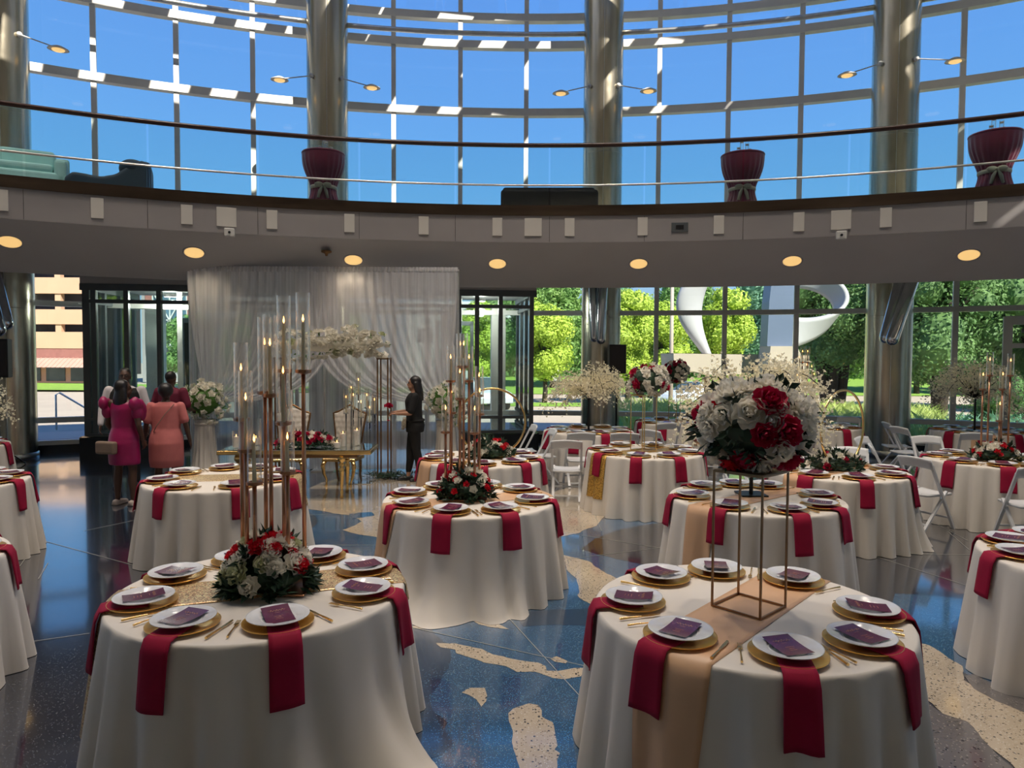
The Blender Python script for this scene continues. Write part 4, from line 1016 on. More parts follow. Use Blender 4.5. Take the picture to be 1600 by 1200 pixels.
# flower arch on metal frames
t=thing('flower_arch','white flower cloud on tall dark metal frames behind the sweetheart table','flower arch',(-2.95,11.75,0))
for x0 in (-.98,.72):
    for i in range(2):
        for j in range(2):
            b=MB(); b.box((x0+i*.17,-.12+j*.30,1.0),(.022,.022,2.0)); b.build('frame_leg',M['darkgold'],t)
    for z in (.03,1.98):
        b=MB(); b.box((x0+.085,.03,z),(.20,.34,.022)); b.build('frame_plate',M['darkgold'],t)
ra=random.Random(61); fp=[]
for i in range(99):
    x=-.92+1.75*((i*.618034)%1); a=ra.uniform(0,2*pi); ry,rz=.21,.235+.03*math.sin(x*5)
    z=2.22+.04*math.sin(x*4+1)+rz*math.sin(a); p=Vector((x,ry*math.cos(a),z)); nn=Vector((.35*(x/.9)**3,math.cos(a),math.sin(a)))
    if ra.random()<.5: p.y=-abs(p.y); nn.y=-abs(nn.y)
    put_rose('white_lo' if ra.random()<.9 else 'green_lo',t,p,nn,ra.uniform(.07,.098),ra); fp.append((Vector((x,p.y*.7,2.21+(z-2.21)*.75)),nn))
b=MB(); b.ball((-.05,0,2.22),1,24,10,(.88,.12,.13)); b.build('flower_core',M['whiterose'],t,smooth=True)
foliage(t,fp,ra,M['leaf2'],.07,.03,2,spread=.04)
# sweetheart table
SX,SY,SH=-3.05,10.12,.72
ang=R_(3)
t=thing('sweetheart_table','gold trimmed mirror top table on turned gold legs before the throne chairs','table',(SX,SY,0),ang)
b=MB(); b.box((0,0,SH-.012),(2.06,.74,.006)); b.build('mirror_top',M['mirror'],t)
b=MB(); b.box((0,0,SH-.045),(2.12,.80,.055)); bevel(b.build('gold_frame',M['gold'],t),.008)
b=MB(); b.box((0,0,SH-.10),(1.7,.52,.07)); b.build('apron',M['darkgold'],t)
prof=[(.018,0),(.03,.02),(.02,.05),(.028,.09),(.018,.12),(.022,.16),(.036,.38),(.042,.42),(.026,.45),(.046,.48),(.03,.50),(.026,.515),(.055,.55),(.058,.58),(.05,.61),(.025,.63),(.03,.65)]
for x in (-.82,.62):
    for y in (-.22,.22):
        b=MB(); b.lathe([(r,z*(SH-.07)/.65) for r,z in prof],20,(x,y,0)); b.build('turned_leg',M['gold'],t,smooth=True)
t=thing('flower_arrangement','crimson and ivory rose centrepiece on the gold mirror table','flowers',(SX+.08,SY-.03,SH)); mound(t,.44,.17,.21,random.Random(71),62,.056,[('white',3),('magenta',6),('leaf',3)],True)
def pillar(x,y,z,r,h,gh,label,m='pinkcandle'):
    t=thing('pillar_candle',label,'candle',(x,y,z))
    b=MB(); b.lathe([(r,0),(r,h),(r*.8,h+.003),(r*.3,h-.004),(.0001,h-.005)],20); b.build('wax',M[m],t,smooth=False)
    b=MB(); b.lathe([(.0005,h+.002),(.006,h+.012),(.004,h+.026),(.0004,h+.038)],8); b.build('flame',M['flame'],t,smooth=True)
    b=MB(); b.lathe([(r+.014,.0),(r+.016,gh)],24); b.f=[f for f in b.f if len(f)==4]; b.mi=[0]*len(b.f); b.build('glass_sleeve',M['tubeglass'],t,smooth=True)
zt=SH
for (x,y,r,h,g,l) in ((-3.92,9.95,.036,.15,.24,'white pillar candle in glass at the left end of the gold table'),(-2.45,10.15,.034,.18,.22,'tall pillar candle in glass right of the table flowers'),(-2.28,10.3,.036,.21,.28,'tallest pillar candle near the right end of gold table'),(-2.50,10.0,.04,.07,.12,'short pillar candle beside the table flowers'),(-3.75,10.25,.034,.1,.2,'small pillar candle behind left end of the gold table')):
    pillar(x,y,zt,r,h,g,l)
# acrylic candle cluster on the floor behind the table
SB=[(-.22,.0,1.12,1.5),(-.16,.10,1.30,1.62),(-.10,-.02,1.18,1.52),(-.04,.08,1.42,1.76),(.03,-.05,1.06,1.42),(.10,.06,1.20,1.5),(.16,-.02,.98,1.32),(.22,.08,1.1,1.44)]
candelabrum((-2.42,11.15,0),'cluster of clear candle stands behind the right end of the gold table',SB,81,mt='lucite')
# throne chairs
def throne(x,y,rz,label):
    t=thing('throne_chair',label,'chair',(x,y,0),rz,'throne chairs behind the gold table')   # faces local -Y
    b=MB(); b.ball((0,0,.47),1,24,10,(.27,.25,.05)); b.box((0,0,.455),(.50,.46,.06)); o=b.build('seat',M['tuft'],t,smooth=True); bevel(o,.02,3)
    b=MB(); b.box((0,0,.41),(.53,.49,.05)); bevel(b.build('seat_rail',M['gold'],t),.015,3)
    def outline(v):   # half width and shape of the back by height 0..1
        return .19+.055*v+.045*math.sin(pi*v*.9)**2*(v>.2)-(.10 if v>.93 else 0)*((v-.93)/.07)
    def top(x): return 1.16+.05*math.cos(x/.26*pi)*.9-.02
    def fb(u,v):
        hw=.185+.075*v**1.3; x=(u*2-1)*hw; z=.50+(top(x)-.50)*v
        tuft=0
        gx=(x/.085); gz=(z/.085)
        tuft=.014*abs(math.sin(gx*pi/1+ (gz//1%2)*pi/2)*math.sin(gz*pi))
        return Vector((x,.215+.09*v-.045*math.sin(pi*u)*math.sin(pi*min(1,v*1.02))-tuft,z))
    b=MB(); b.grid(fb,28,30); o=b.build('backrest',M['tuft'],t,smooth=True); sd=o.modifiers.new('t','SOLIDIFY'); sd.thickness=.05; sd.offset=-1
    pts=[]
    for i in range(13): v=i/12; pts.append((-(.195+.078*v**1.3),.225+.09*v,.46+(top(-.26)-.46)*v))
    for i in range(1,16): x=-.268+.536*i/16; pts.append((x,.315,top(x)+.015+.03*math.exp(-(x/.05)**2)))
    for i in range(13): v=1-i/12; pts.append(((.195+.078*v**1.3),.225+.09*v,.46+(top(.26)-.46)*v))
    b=MB(); b.tube(pts,.016,8); b.build('back_frame',M['darkgold'],t,smooth=True)
    for sx_ in (-1,1):
        b=MB(); q=[(sx_*.22,-.20,.40),(sx_*.25,-.235,.32),(sx_*.235,-.225,.2),(sx_*.20,-.205,.1),(sx_*.195,-.22,.03),(sx_*.20,-.24,.0)]
        b.tube(q,.02,10,True,[.034,.034,.024,.017,.019,.023]); b.build('cabriole_leg',M['gold'],t,smooth=True)
        b=MB(); q=[(sx_*.20,.20,.42),(sx_*.20,.24,.25),(sx_*.19,.24,.12),(sx_*.19,.30,.0)]
        b.tube(q,.02,10,True,[.026,.022,.018,.019]); b.build('rear_leg',M['darkgold'],t,smooth=True)
throne(-2.66,11.05,R_(-6),'tufted ivory throne chair on the right behind the gold table'); throne(-3.50,10.98,R_(5),'tufted ivory throne chair on the left behind the gold table')
# cut stems lying on the floor by the arch
t=thing('floor_greenery','pile of cut green stems lying on the floor near the woman in black','greenery',(-2.0,11.6,0)); rg=random.Random(9)
b=MB()
for i in range(240): 
    p=Vector((rg.gauss(0,.2),rg.gauss(0,.1),rg.uniform(.015,.07))); leaf_quad(b,p,(rg.uniform(-1,1),rg.uniform(-.5,.5),rg.uniform(-.02,.25)),(0,0,1),rg.uniform(.06,.13),.035)
b.build('leaves',M['leaf'],t)
b=MB()
for i in range(14): p=Vector((rg.gauss(0,.2),rg.gauss(0,.09),.012)); b.tube([p,p+Vector((rg.uniform(-.25,.25),rg.uniform(-.1,.1),.015))],.004,5)
b.build('cut_stems',M['leaf2'],t)

# ================================================================== people
M['skin_dark']=mat('deep_brown_skin',(.085,.040,.024),.5,0,.08)
M['skin_mid']=mat('tan_skin',(.42,.22,.14),.5,0,.06)
M['hair']=mat('black_hair',(.010,.008,.008),.4,0,.3,40,.4,90,.004)
M['blackcloth']=mat('black_fabric',(.005,.005,.006),.8,0,.2)
M['magenta']=mat('magenta_dress_fabric',(.30,.005,.085),.42,0,.12,9,.25,25,.01)
M['coral']=mat('coral_knit_fabric',(.52,.15,.145),.8,0,.07,9,.2,60,.004)
M['maroonshirt']=mat('maroon_shirt_fabric',(.14,.006,.03),.8,0,.1)
M['whiteshirt']=mat('white_shirt_fabric',(.62,.58,.60),.7,0,.05)
M['greytrouser']=mat('grey_trouser_fabric',(.16,.18,.20),.8,0,.1)
M['shoe']=mat('pale_shoe',(.45,.38,.34),.5); M['bagtan']=mat('taupe_bag',(.20,.14,.10),.5); M['bagmix']=mat('patterned_pouch',(.42,.38,.30),.6,0,.6,30)
def remesh(o,vox,sm=6):
    r=o.modifiers.new('skin','REMESH'); r.mode='VOXEL'; r.voxel_size=vox; r.use_smooth_shade=True
    s=o.modifiers.new('soft','SMOOTH'); s.iterations=sm; s.factor=.5; return o
def chain(mb,pts,n=14):
    """tapered limb through (point, radius) pairs with rounded joints"""
    for (p,r),(q,s) in zip(pts[:-1],pts[1:]):
        mb.cyl(p,q,r,s,n); 
    for p,r in pts: mb.ball(p,r,n,8)
def hand(mb,w,d,side,s=1,curl=.35,up=(0,0,1)):
    d=Vector(d).normalized(); a=Vector(up); x=d.cross(a)
    if x.length<.1: x=d.cross(Vector((0,1,0)))
    x.normalize(); n=x.cross(d).normalized(); w=Vector(w)
    m=Matrix((x,d,n)).transposed()
    mb.ball(w+d*.045*s,1,12,8,(.040*s,.052*s,.017*s),m)
    for k,(o,L) in enumerate(((-.029,.066),(-.010,.078),(.010,.074),(.028,.058))):
        b=w+d*.082*s+x*o*s; k1=b+(d*.55-n*curl*.35).normalized()*L*.5*s; k2=k1+(d*.5-n*curl*1.3).normalized()*L*.5*s
        chain(mb,[(b,.0095*s),(k1,.0088*s),(k2,.0078*s)],8)
    tb=w+d*.025*s+x*side*.034*s; t1=tb+(x*side*.8+d*.7).normalized()*.034*s; t2=t1+(x*side*.15+d-n*.5).normalized()*.030*s
    chain(mb,[(tb,.012*s),(t1,.0105*s),(t2,.009*s)],8)
def loft(mb,rings,n=28,cap=True):
    vs_=[];fs=[]
    for (z,rx,ry,cx,cy) in rings:
        for k in range(n):
            a=2*pi*k/n; vs_.append((cx+rx*math.cos(a)*(1+.05*math.cos(2*a)),cy+ry*math.sin(a),z))
    for i in range(len(rings)-1):
        for k in range(n): fs.append((i*n+k,i*n+(k+1)%n,(i+1)*n+(k+1)%n,(i+1)*n+k))
    fs.append(tuple(range(n-1,-1,-1))); fs.append(tuple((len(rings)-1)*n+k for k in range(n))); mb.add(vs_,fs)
def figure(label,x,y,rz,h,skin,arms,stance=(.10,.10),hips=.165,waist=.135,chest=.165,sh=.185,head_turn=0,female=True,heel=0,step=(0,0)):
    """standing body facing local +Y; arms: ((elbow,wrist),(elbow,wrist)) for the -X and +X side. Returns thing, scale"""
    s=h/1.70; t=thing('person',label,'person',(x,y,0),rz); t.scale=(s,s,s)
    mb=MB()
    loft(mb,[(.80,hips*.86,.105,0,0),(.88,hips,.125,0,-.01),(.95,hips*.98,.12,0,-.005),(1.07,waist,.095,0,.005),(1.18,chest*.9,.105,0,.01),(1.28,chest,.115,0,.015),(1.37,chest*1.02,.10,0,.0),(1.43,.10,.07,0,-.01),(1.46,.055,.055,0,-.01)])
    hd=Vector((0,.012,1.585)); mt=Matrix.Rotation(head_turn,3,'Z')
    chain(mb,[((0,-.012,1.42),.058),((0,.0,1.50),.050)])
    mb.ball(hd+mt@Vector((0,-.012,.02)),1,20,14,(.074,.092,.094),mt)
    mb.ball(hd+mt@Vector((0,.028,-.055)),1,16,10,(.052,.058,.055),mt)
    mb.ball(hd+mt@Vector((0,.052,-.098)),.022,10,8)                      # chin
    chain(mb,[(hd+mt@Vector((0,.078,.02)),.008),(hd+mt@Vector((0,.100,-.022)),.013)],10)   # nose
    mb.ball(hd+mt@Vector((0,.086,-.055)),1,10,6,(.022,.011,.009),mt)   # lips
    mb.ball(hd+mt@Vector((0,.068,.035)),1,12,6,(.05,.016,.010),mt)      # brow
    for e in (-1,1): mb.ball(hd+mt@Vector((e*.074,-.008,-.012)),1,8,8,(.010,.020,.030),mt)
    for i,e in enumerate((-1,1)):
        st=step[i]
        hipp=Vector((e*hips*.52,0,.86)); an=Vector((e*stance[i],st,.085+heel)); kn=(hipp+an)/2+Vector((0,.015,.02))
        chain(mb,[(hipp,.088),((hipp+kn)/2,.075),(kn,.054),(kn.lerp(an,.35)+Vector((0,-.012,0)),.055),(an,.034)])
        chain(mb,[(an+Vector((0,-.03,-.045)),.030),(an+Vector((0,.06,-.055)),.030),(an+Vector((0,.14,-.062)),.021)],10)
        shp=Vector((e*sh,-.005,1.385)); el,wr=[Vector(q) for q in arms[i]]
        chain(mb,[(shp,.052),(shp.lerp(el,.5),.046),(el,.036),(el.lerp(wr,.35),.037),(wr,.024)])
        hand(mb,wr,(wr-el),-e,1,.5,up=(0,0,1) if abs((wr-el).normalized().z)<.7 else (e,0,0))
    o=mb.build('body',M[skin],t,smooth=True); remesh(o,.010,4)
    for e in (-1,1):
        b=MB(); b.ball(hd+mt@Vector((e*.030,.078,.012)),.010,10,8); b.build('eye',M['black'],t,smooth=True)
    return t,hd,mt
def cloth_piece(t,name,m,fn,vox=.012,sm=8,label=None):
    mb=MB(); fn(mb); o=mb.build(name,M[m],t,smooth=True); remesh(o,vox,sm)
    if label: o['label']=label
    return o
def shoes(t,stance,step,m,heel=0,label=None):
    for i,e in enumerate((-1,1)):
        b=MB(); an=Vector((e*stance[i],step[i],.085+heel)); 
        chain(b,[(an+Vector((0,-.045,-.043)),.040),(an+Vector((0,.06,-.048)),.040),(an+Vector((0,.15,-.056)),.030)],10); b.box(an+Vector((0,.05,-.076)),(.085,.25,.016))
        o=b.build('shoe',M[m],t,smooth=True); remesh(o,.011,2)
# --- woman in black, looking left, holding roses
arms=(((-.23,.06,1.12),(-.15,.27,1.11)),((.23,.06,1.12),(.12,.28,1.12)))
t,hd,mt=figure('woman in black top and trousers with a waist pouch, holding crimson roses',-1.58,11.35,R_(97),1.70,'skin_mid',arms,(.075,.075),.17,.14,.17,.18,0,step=(-.10,.10))
def f(mb):
    loft(mb,[(.80,.185,.145,0,-.01),(.92,.190,.155,0,-.015),(1.05,.165,.13,0,0),(1.2,.18,.135,0,.01),(1.30,.185,.14,0,.015),(1.38,.19,.12,0,0),(1.44,.11,.08,0,-.01)])
    for i,e in enumerate((-1,1)):
        s_=Vector((e*.18,-.005,1.385)); el=Vector(arms[i][0]); chain(mb,[(s_,.068),(s_.lerp(el,.85),.062)])
cloth_piece(t,'blouse','blackcloth',f)
def f(mb):
    for i,e in enumerate((-1,1)):
        st=(-.10,.10)[i]; hipp=Vector((e*.088,0,.88)); an=Vector((e*.075,st,.085)); kn=(hipp+an)/2+Vector((0,.015,.02)); an=kn.lerp(an,.80)
        chain(mb,[(hipp,.102),((hipp+kn)/2,.088),(kn,.070),(kn.lerp(an,.45)+Vector((0,-.012,0)),.068),(an,.052)])
    mb.ball((0,-.02,.90),1,16,10,(.18,.145,.11))
cloth_piece(t,'trousers','blackcloth',f)
def f(mb):
    rnd=random.Random(3); mb.ball(hd+Vector((0,-.030,.035)),1,18,12,(.090,.100,.095))
    for i in range(26):
        a=pi*(1.02+.96*i/25); p=hd+Vector((math.cos(a)*.075,math.sin(a)*.075-.02,.0)); chain(mb,[(p,.035),(p+Vector((math.cos(a)*.03,-.03,-.13)),.034),(p+Vector((math.cos(a)*.03+rnd.uniform(-.02,.02),-.045,-.24+rnd.uniform(-.02,.03))),.024)],8)
cloth_piece(t,'hair','hair',f,.013,3)
shoes(t,(.075,.075),(-.10,.10),'black')
def f(mb): mb.box((0,.155,.955),(.24,.06,.16)); mb.box((.06,.185,.90),(.12,.05,.14)); 
cloth_piece(t,'waist_pouch','bagmix',f,.012,4,'patterned pouch with white flowers tucked in')
b=MB(); b.lathe([(.197,0),(.197,.03)],30,(0,-.01,.98),1,.80); b.build('belt',M['blackcloth'],t,smooth=True)
q=thing('rose_bunch','small bunch of crimson roses in the hands of the woman in black','flowers',(-1.58-.42,11.35,1.16)); rr=random.Random(4)
for i in range(7): v=rdir(rr,0); put_rose('magenta_lo',q,v*.05+Vector((0,0,.04)),v,.045,rr)
b=MB(); b.tube([(0,0,.02),(.01,0,-.12),(-.0,0,-.17)],.004,6); b.build('stems',M['leaf'],q); put_rose('magenta_lo',q,Vector((0,0,-.17)),(0,-.3,-1),.028,rr)
# --- woman in magenta dress, seen from behind, head turned right
arms=(((-.24,-.02,1.10),(-.20,.10,.92)),((.26,-.04,1.10),(.24,.06,.88)))
t,hd,mt=figure('woman in shiny magenta ruffle sleeve dress carrying a taupe bag, seen from behind',-5.22,9.42,R_(-12),1.69,'skin_dark',arms,(.12,.13),.18,.15,.175,.185,R_(-50))
def f(mb):
    loft(mb,[(.56,.205,.16,0,0),(.62,.21,.165,0,0),(.85,.205,.165,0,-.01),(.95,.195,.15,0,-.005),(1.06,.165,.125,0,0),(1.2,.18,.135,0,.01),(1.31,.19,.14,0,.012),(1.38,.17,.11,0,0),(1.42,.10,.08,0,-.01)])
cloth_piece(t,'dress','magenta',f)
for e in (-1,1):
    def f(mb):
        rnd=random.Random(8)
        for i in range(7):
            a=-.9+i*.35; c=Vector((e*(.205+.05*math.cos(a)),-.02+.09*math.sin(a*1.4),1.36+.07*math.cos(a*1.3)-.02*i)); mb.ball(c,1,12,8,(.062,.05,.075+.02*rnd.random()))
        mb.ball((e*.23,-.02,1.27),1,14,8,(.075,.085,.10))
    cloth_piece(t,'ruffle_sleeve','magenta',f,.012,3)
def f(mb):
    mb.ball(hd+mt@Vector((0,-.030,.03)),1,18,12,(.095,.105,.10))
    for i in range(22):
        a=pi*(1.0+i/21)+R_(-50); p=hd+Vector((math.cos(a)*.07,math.sin(a)*.07,-.02)); chain(mb,[(p,.04),(p+Vector((math.cos(a)*.03,-.02,-.13)),.038),(p+Vector((math.cos(a)*.03,-.03,-.22)),.026)],8)
cloth_piece(t,'hair','hair',f,.013,3)
shoes(t,(.12,.13),(0,0),'shoe')
b=MB(); b.box((0,0,0),(.30,.09,.17)); o=b.build('handbag',M['bagtan'],None,(-5.36,9.24,.80),R_(-14)); bevel(o,.03,3); tag(o,'taupe handbag hanging at the hip of the magenta dress woman','handbag')
# --- woman in coral dress, back to us
arms=(((-.26,-.03,1.12),(-.31,.10,.92)),((.27,-.03,1.12),(.31,.04,.86)))
t,hd,mt=figure('woman in coral short sleeve dress with short black hair, back to us',-4.80,9.72,R_(14),1.62,'skin_dark',arms,(.12,.12),.20,.165,.185,.195,0)
def f(mb):
    loft(mb,[(.50,.215,.165,0,0),(.60,.225,.18,0,-.01),(.85,.225,.185,0,-.015),(.95,.215,.165,0,-.01),(1.06,.185,.14,0,0),(1.2,.195,.145,0,.01),(1.31,.20,.14,0,.012),(1.39,.19,.115,0,0),(1.45,.09,.075,0,-.01)])
    for i,e in enumerate((-1,1)):
        s_=Vector((e*.195,-.005,1.385)); el=Vector(arms[i][0]); chain(mb,[(s_,.066),(s_.lerp(el,.75),.064)])
cloth_piece(t,'dress','coral',f)
def f(mb): mb.ball(hd+Vector((0,-.02,.035)),1,20,14,(.105,.11,.11)); mb.ball(hd+Vector((0,-.06,-.03)),.06,12,8)
cloth_piece(t,'hair','hair',f,.013,3); shoes(t,(.12,.12),(0,0),'shoe')
b=MB(); b.tube([(-.19,-.03,.95),(-.10,-.17,1.1),(.02,-.155,1.28),(.13,-.10,1.42)],.006,6); b.build('bag_strap',M['bagtan'],t)
# --- man with glasses in dark vest facing us
arms=(((-.29,.02,1.12),(-.30,.06,.86)),((.29,.02,1.12),(.30,.10,.90)))
t,hd,mt=figure('man with glasses in dark vest over a white shirt, facing the room',-5.93,10.75,R_(200),1.82,'skin_dark',arms,(.12,.12),.165,.155,.19,.205,0,False)
def f(mb):
    loft(mb,[(.86,.185,.13,0,0),(1.0,.18,.13,0,0),(1.2,.20,.135,0,.01),(1.36,.205,.12,0,0),(1.45,.09,.075,0,-.01)])
    for i in (0,1):
        e=(-1,1)[i]; s_=Vector((e*.205,-.005,1.385)); el,wr=[Vector(q) for q in arms[i]]; chain(mb,[(s_,.068),(el,.052),(el.lerp(wr,.9),.042)])
cloth_piece(t,'shirt','whiteshirt',f)
def f(mb): loft(mb,[(.84,.195,.142,0,0),(1.0,.19,.14,0,0),(1.2,.21,.147,0,.01),(1.36,.20,.132,0,0),(1.42,.15,.10,0,-.01)])
cloth_piece(t,'vest','blackcloth',f)
def f(mb):
    for e in (-1,1): chain(mb,[((e*.09,0,.88),.105),((e*.105,.01,.48),.075),((e*.12,0,.10),.060)])
    mb.ball((0,0,.90),1,16,10,(.185,.14,.10))
cloth_piece(t,'trousers','blackcloth',f); shoes(t,(.12,.12),(0,0),'black')
def f(mb): mb.ball(hd+Vector((0,-.025,.045)),1,18,12,(.080,.090,.082))
cloth_piece(t,'hair','hair',f,.012,3)
b=MB()
for e in (-1,1): b.tube([hd+Vector((e*.033+.024*math.cos(a),.096,.012+.017*math.sin(a))) for a in [2*pi*k/14 for k in range(15)]],.003,6); b.tube([hd+Vector((e*.057,.094,.014)),hd+Vector((e*.078,-.01,.01))],.003,6)
b.build('glasses',M['black'],t)
# --- man in maroon shirt, back to us
arms=(((-.28,-.01,1.13),(-.20,.22,1.13)),((.28,-.01,1.13),(.24,.20,1.08)))
t,hd,mt=figure('man in maroon shirt and grey trousers standing at the vestibule glass',-5.52,11.35,R_(-5),1.76,'skin_dark',arms,(.12,.12),.165,.15,.185,.20,0,False)
def f(mb):
    loft(mb,[(.84,.185,.13,0,0),(1.0,.18,.13,0,0),(1.2,.20,.135,0,.01),(1.36,.205,.12,0,0),(1.45,.09,.075,0,-.01)])
    for i in (0,1):
        e=(-1,1)[i]; s_=Vector((e*.20,-.005,1.385)); el=Vector(arms[i][0]); chain(mb,[(s_,.070),(s_.lerp(el,.8),.066)])
cloth_piece(t,'shirt','maroonshirt',f)
def f(mb):
    for e in (-1,1): chain(mb,[((e*.09,0,.88),.105),((e*.105,.01,.48),.075),((e*.12,0,.10),.060)])
    mb.ball((0,0,.86),1,16,10,(.18,.135,.10))
cloth_piece(t,'trousers','greytrouser',f); shoes(t,(.12,.12),(0,0),'black')
def f(mb): mb.ball(hd+Vector((0,-.022,.04)),1,18,12,(.080,.092,.085))
cloth_piece(t,'hair','hair',f,.012,3)
# ================================================================== on the balcony
def bpos(u,r): return (CX+r*math.sin(u),CY+r*math.cos(u),BZ-.12)
BF=4.53
def cocktail(u,label,fl,seed):
    r=17.15; p=(CX+r*math.sin(u),CY+r*math.cos(u),BF)
    t=thing('cocktail_table',label,'cocktail table',p,-u,'maroon cocktail tables on the balcony'); b=MB()
    def f(a_,v):
        a=2*pi*a_; z=1.06*v; wst=math.exp(-((v-.42)/.26)**2)
        r_=.37-.135*wst-(.06*(1-v)**2)+.011*math.sin(a*22)*(1-abs(2*v-1))**.5
        if v>.93: r_=.37-.0*v
        return Vector((r_*math.cos(a),r_*math.sin(a),z))
    b.grid(f,110,26,True); b.build('spandex_cover',M['maroonspandex'],t,smooth=True)
    b=MB(); b.lathe([(.372,1.03),(.378,1.05),(.37,1.065),(.0001,1.066)],48); b.build('table_top',M['maroonspandex'],t,smooth=True)
    b=MB(); b.lathe([(.228,-.03),(.236,.0),(.232,.03)],30,(0,0,.455)); b.build('sash',M['sash'],t,smooth=True)
    b=MB()
    for s in (-1,1):
        b.ball((s*.07,-.245,.47),1,12,8,(.075,.022,.045)); b.tube([(s*.01,-.245,.45),(s*.05,-.25,.36),(s*.08,-.26,.24)],.018,8,True,[.012,.03,.022])
    b.ball((0,-.25,.46),.025,10,8); b.build('bow',M['sash'],t,smooth=True)
    rnd=random.Random(seed)
    for i,(x,y,h) in enumerate(((-.07,0,.14),(.0,.05,.30),(.06,-.05,.20),(.13,.02,.12))):
        q=thing('glass_votive','%s floating candle glass on the %s'%(('shortest left','tallest','middle height','short right')[i],fl),'candle glass',(p[0]+x,p[1]+y,BF+1.067),0,'floating candle glasses')
        b=MB(); b.lathe([(.032,0),(.032,h)],20); b.f=[k for k in b.f if len(k)==4]; b.mi=[0]*len(b.f); b.build('glass',M['tubeglass'],q,smooth=True)
        b=MB(); b.lathe([(.028,h*.78),(.030,h*.78+.02),(.0001,h*.78+.022)],16); b.build('floating_candle',M['whitepaint'],q,smooth=True)
cocktail(-.215,'maroon draped cocktail table on balcony before the drapery column','left cocktail table',1)
cocktail(.220,'maroon draped cocktail table on balcony between middle and right columns','middle cocktail table',2)
cocktail(.443,'maroon draped cocktail table with ivory bow at the far right','right cocktail table',3)
# teal sofa
def sofa(u,r,label,m,wid,rot,group=None,name='sofa',tall=.0,cat='sofa'):
    t=thing(name,label,cat,(CX+r*math.sin(u),CY+r*math.cos(u),BF),-u+rot)
    b=MB(); b.box((0,0,.28),(wid,.80,.28)); bevel(b.build('base',M[m],t),.05,3)
    n_=2 if wid>1.4 else 1; sw=(wid-.36)/n_
    for i in range(n_):
        x=-(wid-.36)/2+sw*(i+.5)
        b=MB(); b.box((x,-.04,.48),(sw-.02,.64,.14)); bevel(b.build('seat_cushion',M[m],t),.05,3)
        b=MB(); b.box((x,.26,.68),(sw-.02,.20,.40)); bevel(b.build('back_cushion',M[m],t),.07,3)
    for s in (-1,1):
        b=MB(); b.box((s*(wid/2-.09),0,.40+tall/2),(.18,.80,.48+tall)); bevel(b.build('arm',M[m],t),.06,3)
    b=MB(); b.box((0,.35,.50),(wid,.12,.62)); bevel(b.build('back',M[m],t),.05,3)
    for sx_ in (-1,1):
        for sy_ in (-1,1): b=MB(); b.cyl((sx_*(wid/2-.1),sy_*.3,0),(sx_*(wid/2-.1),sy_*.3,.15),.02,.025,8); b.build('leg',M['blackmetal'],t)
    return t
t=sofa(-.505,17.75,'pale teal two cushion sofa on the balcony at the left edge','teal',2.0,0)
# curved dark lounge chair, lying low with swept back
def lounge(u,r,label):
    t=thing('lounge_chair',label,'armchair',(CX+r*math.sin(u),CY+r*math.cos(u),BF),-u)
    prof=[(-.62,.34),(-.50,.44),(-.30,.42),(-.1,.40),(.10,.46),(.30,.62),(.48,.72),(.62,.70)]
    b=MB()
    for i in range(7):
        (x0,z0),(x1,z1)=prof[i],prof[i+1]; b.add([(x0,-.38,.18),(x1,-.38,.18),(x1,-.38,z1),(x0,-.38,z0),(x0,.38,.18),(x1,.38,.18),(x1,.38,z1),(x0,.38,z0)],[(0,1,2,3),(5,4,7,6),(3,2,6,7),(0,4,5,1),(1,5,6,2),(0,3,7,4)])
    o=b.build('shell',M['navyuph'],t); remesh(o,.03,6)
    b=MB(); b.ball((.34,-.05,.62),1,18,10,(.22,.36,.16)); b.build('headrest',M['navyuph'],t,smooth=True)
    for x in (-.5,.5):
        for y in (-.3,.3): b=MB(); b.cyl((x,y,0),(x,y,.2),.02,.02,8); b.build('leg',M['blackmetal'],t)
lounge(-.413,17.6,'dark blue curved lounge chair on the balcony left of the drapery column')
t=thing('black_bench','long black upholstered bench on the balcony beside the middle column','bench',(CX+17.4*math.sin(.021),CY+17.4*math.cos(.021),BF),-.021)
b=MB(); b.box((0,0,.35),(1.78,.60,.40)); bevel(b.build('seat',M['blackcloth'],t),.06,3); b=MB(); b.box((0,.26,.52),(1.74,.14,.36)); bevel(b.build('back',M['blackcloth'],t),.05,3)
for x in (-.75,.75):
    b=MB(); b.box((x,0,.08),(.06,.5,.16)); b.build('leg',M['blackmetal'],t)
# speakers
for (x,y,z,rz,w,h,l) in ((2.25,15.1,1.98,0,.36,.62,'black loudspeaker on a pole before the middle column'),(-9.35,12.75,1.95,.4,.40,.70,'black loudspeaker at the left edge column')):
    t=thing('loudspeaker',l,'speaker',(x,y,0),rz)
    b=MB(); b.box((0,0,z),(w,.32,h)); bevel(b.build('cabinet',M['black'],t),.015,2)
    b=MB(); b.box((0,-.165,z),(w*.86,.012,h*.9)); b.build('grille',M['darkgap'],t)
    b=MB(); b.cyl((0,0,0),(0,0,z-h/2),.02,.02,10); b.build('pole',M['blackmetal'],t)
    b=MB()
    for k in range(3): a=k*2.094; b.tube([(0,0,.35),(.4*math.cos(a),.4*math.sin(a),.01)],.012,6)
    b.build('tripod',M['blackmetal'],t)

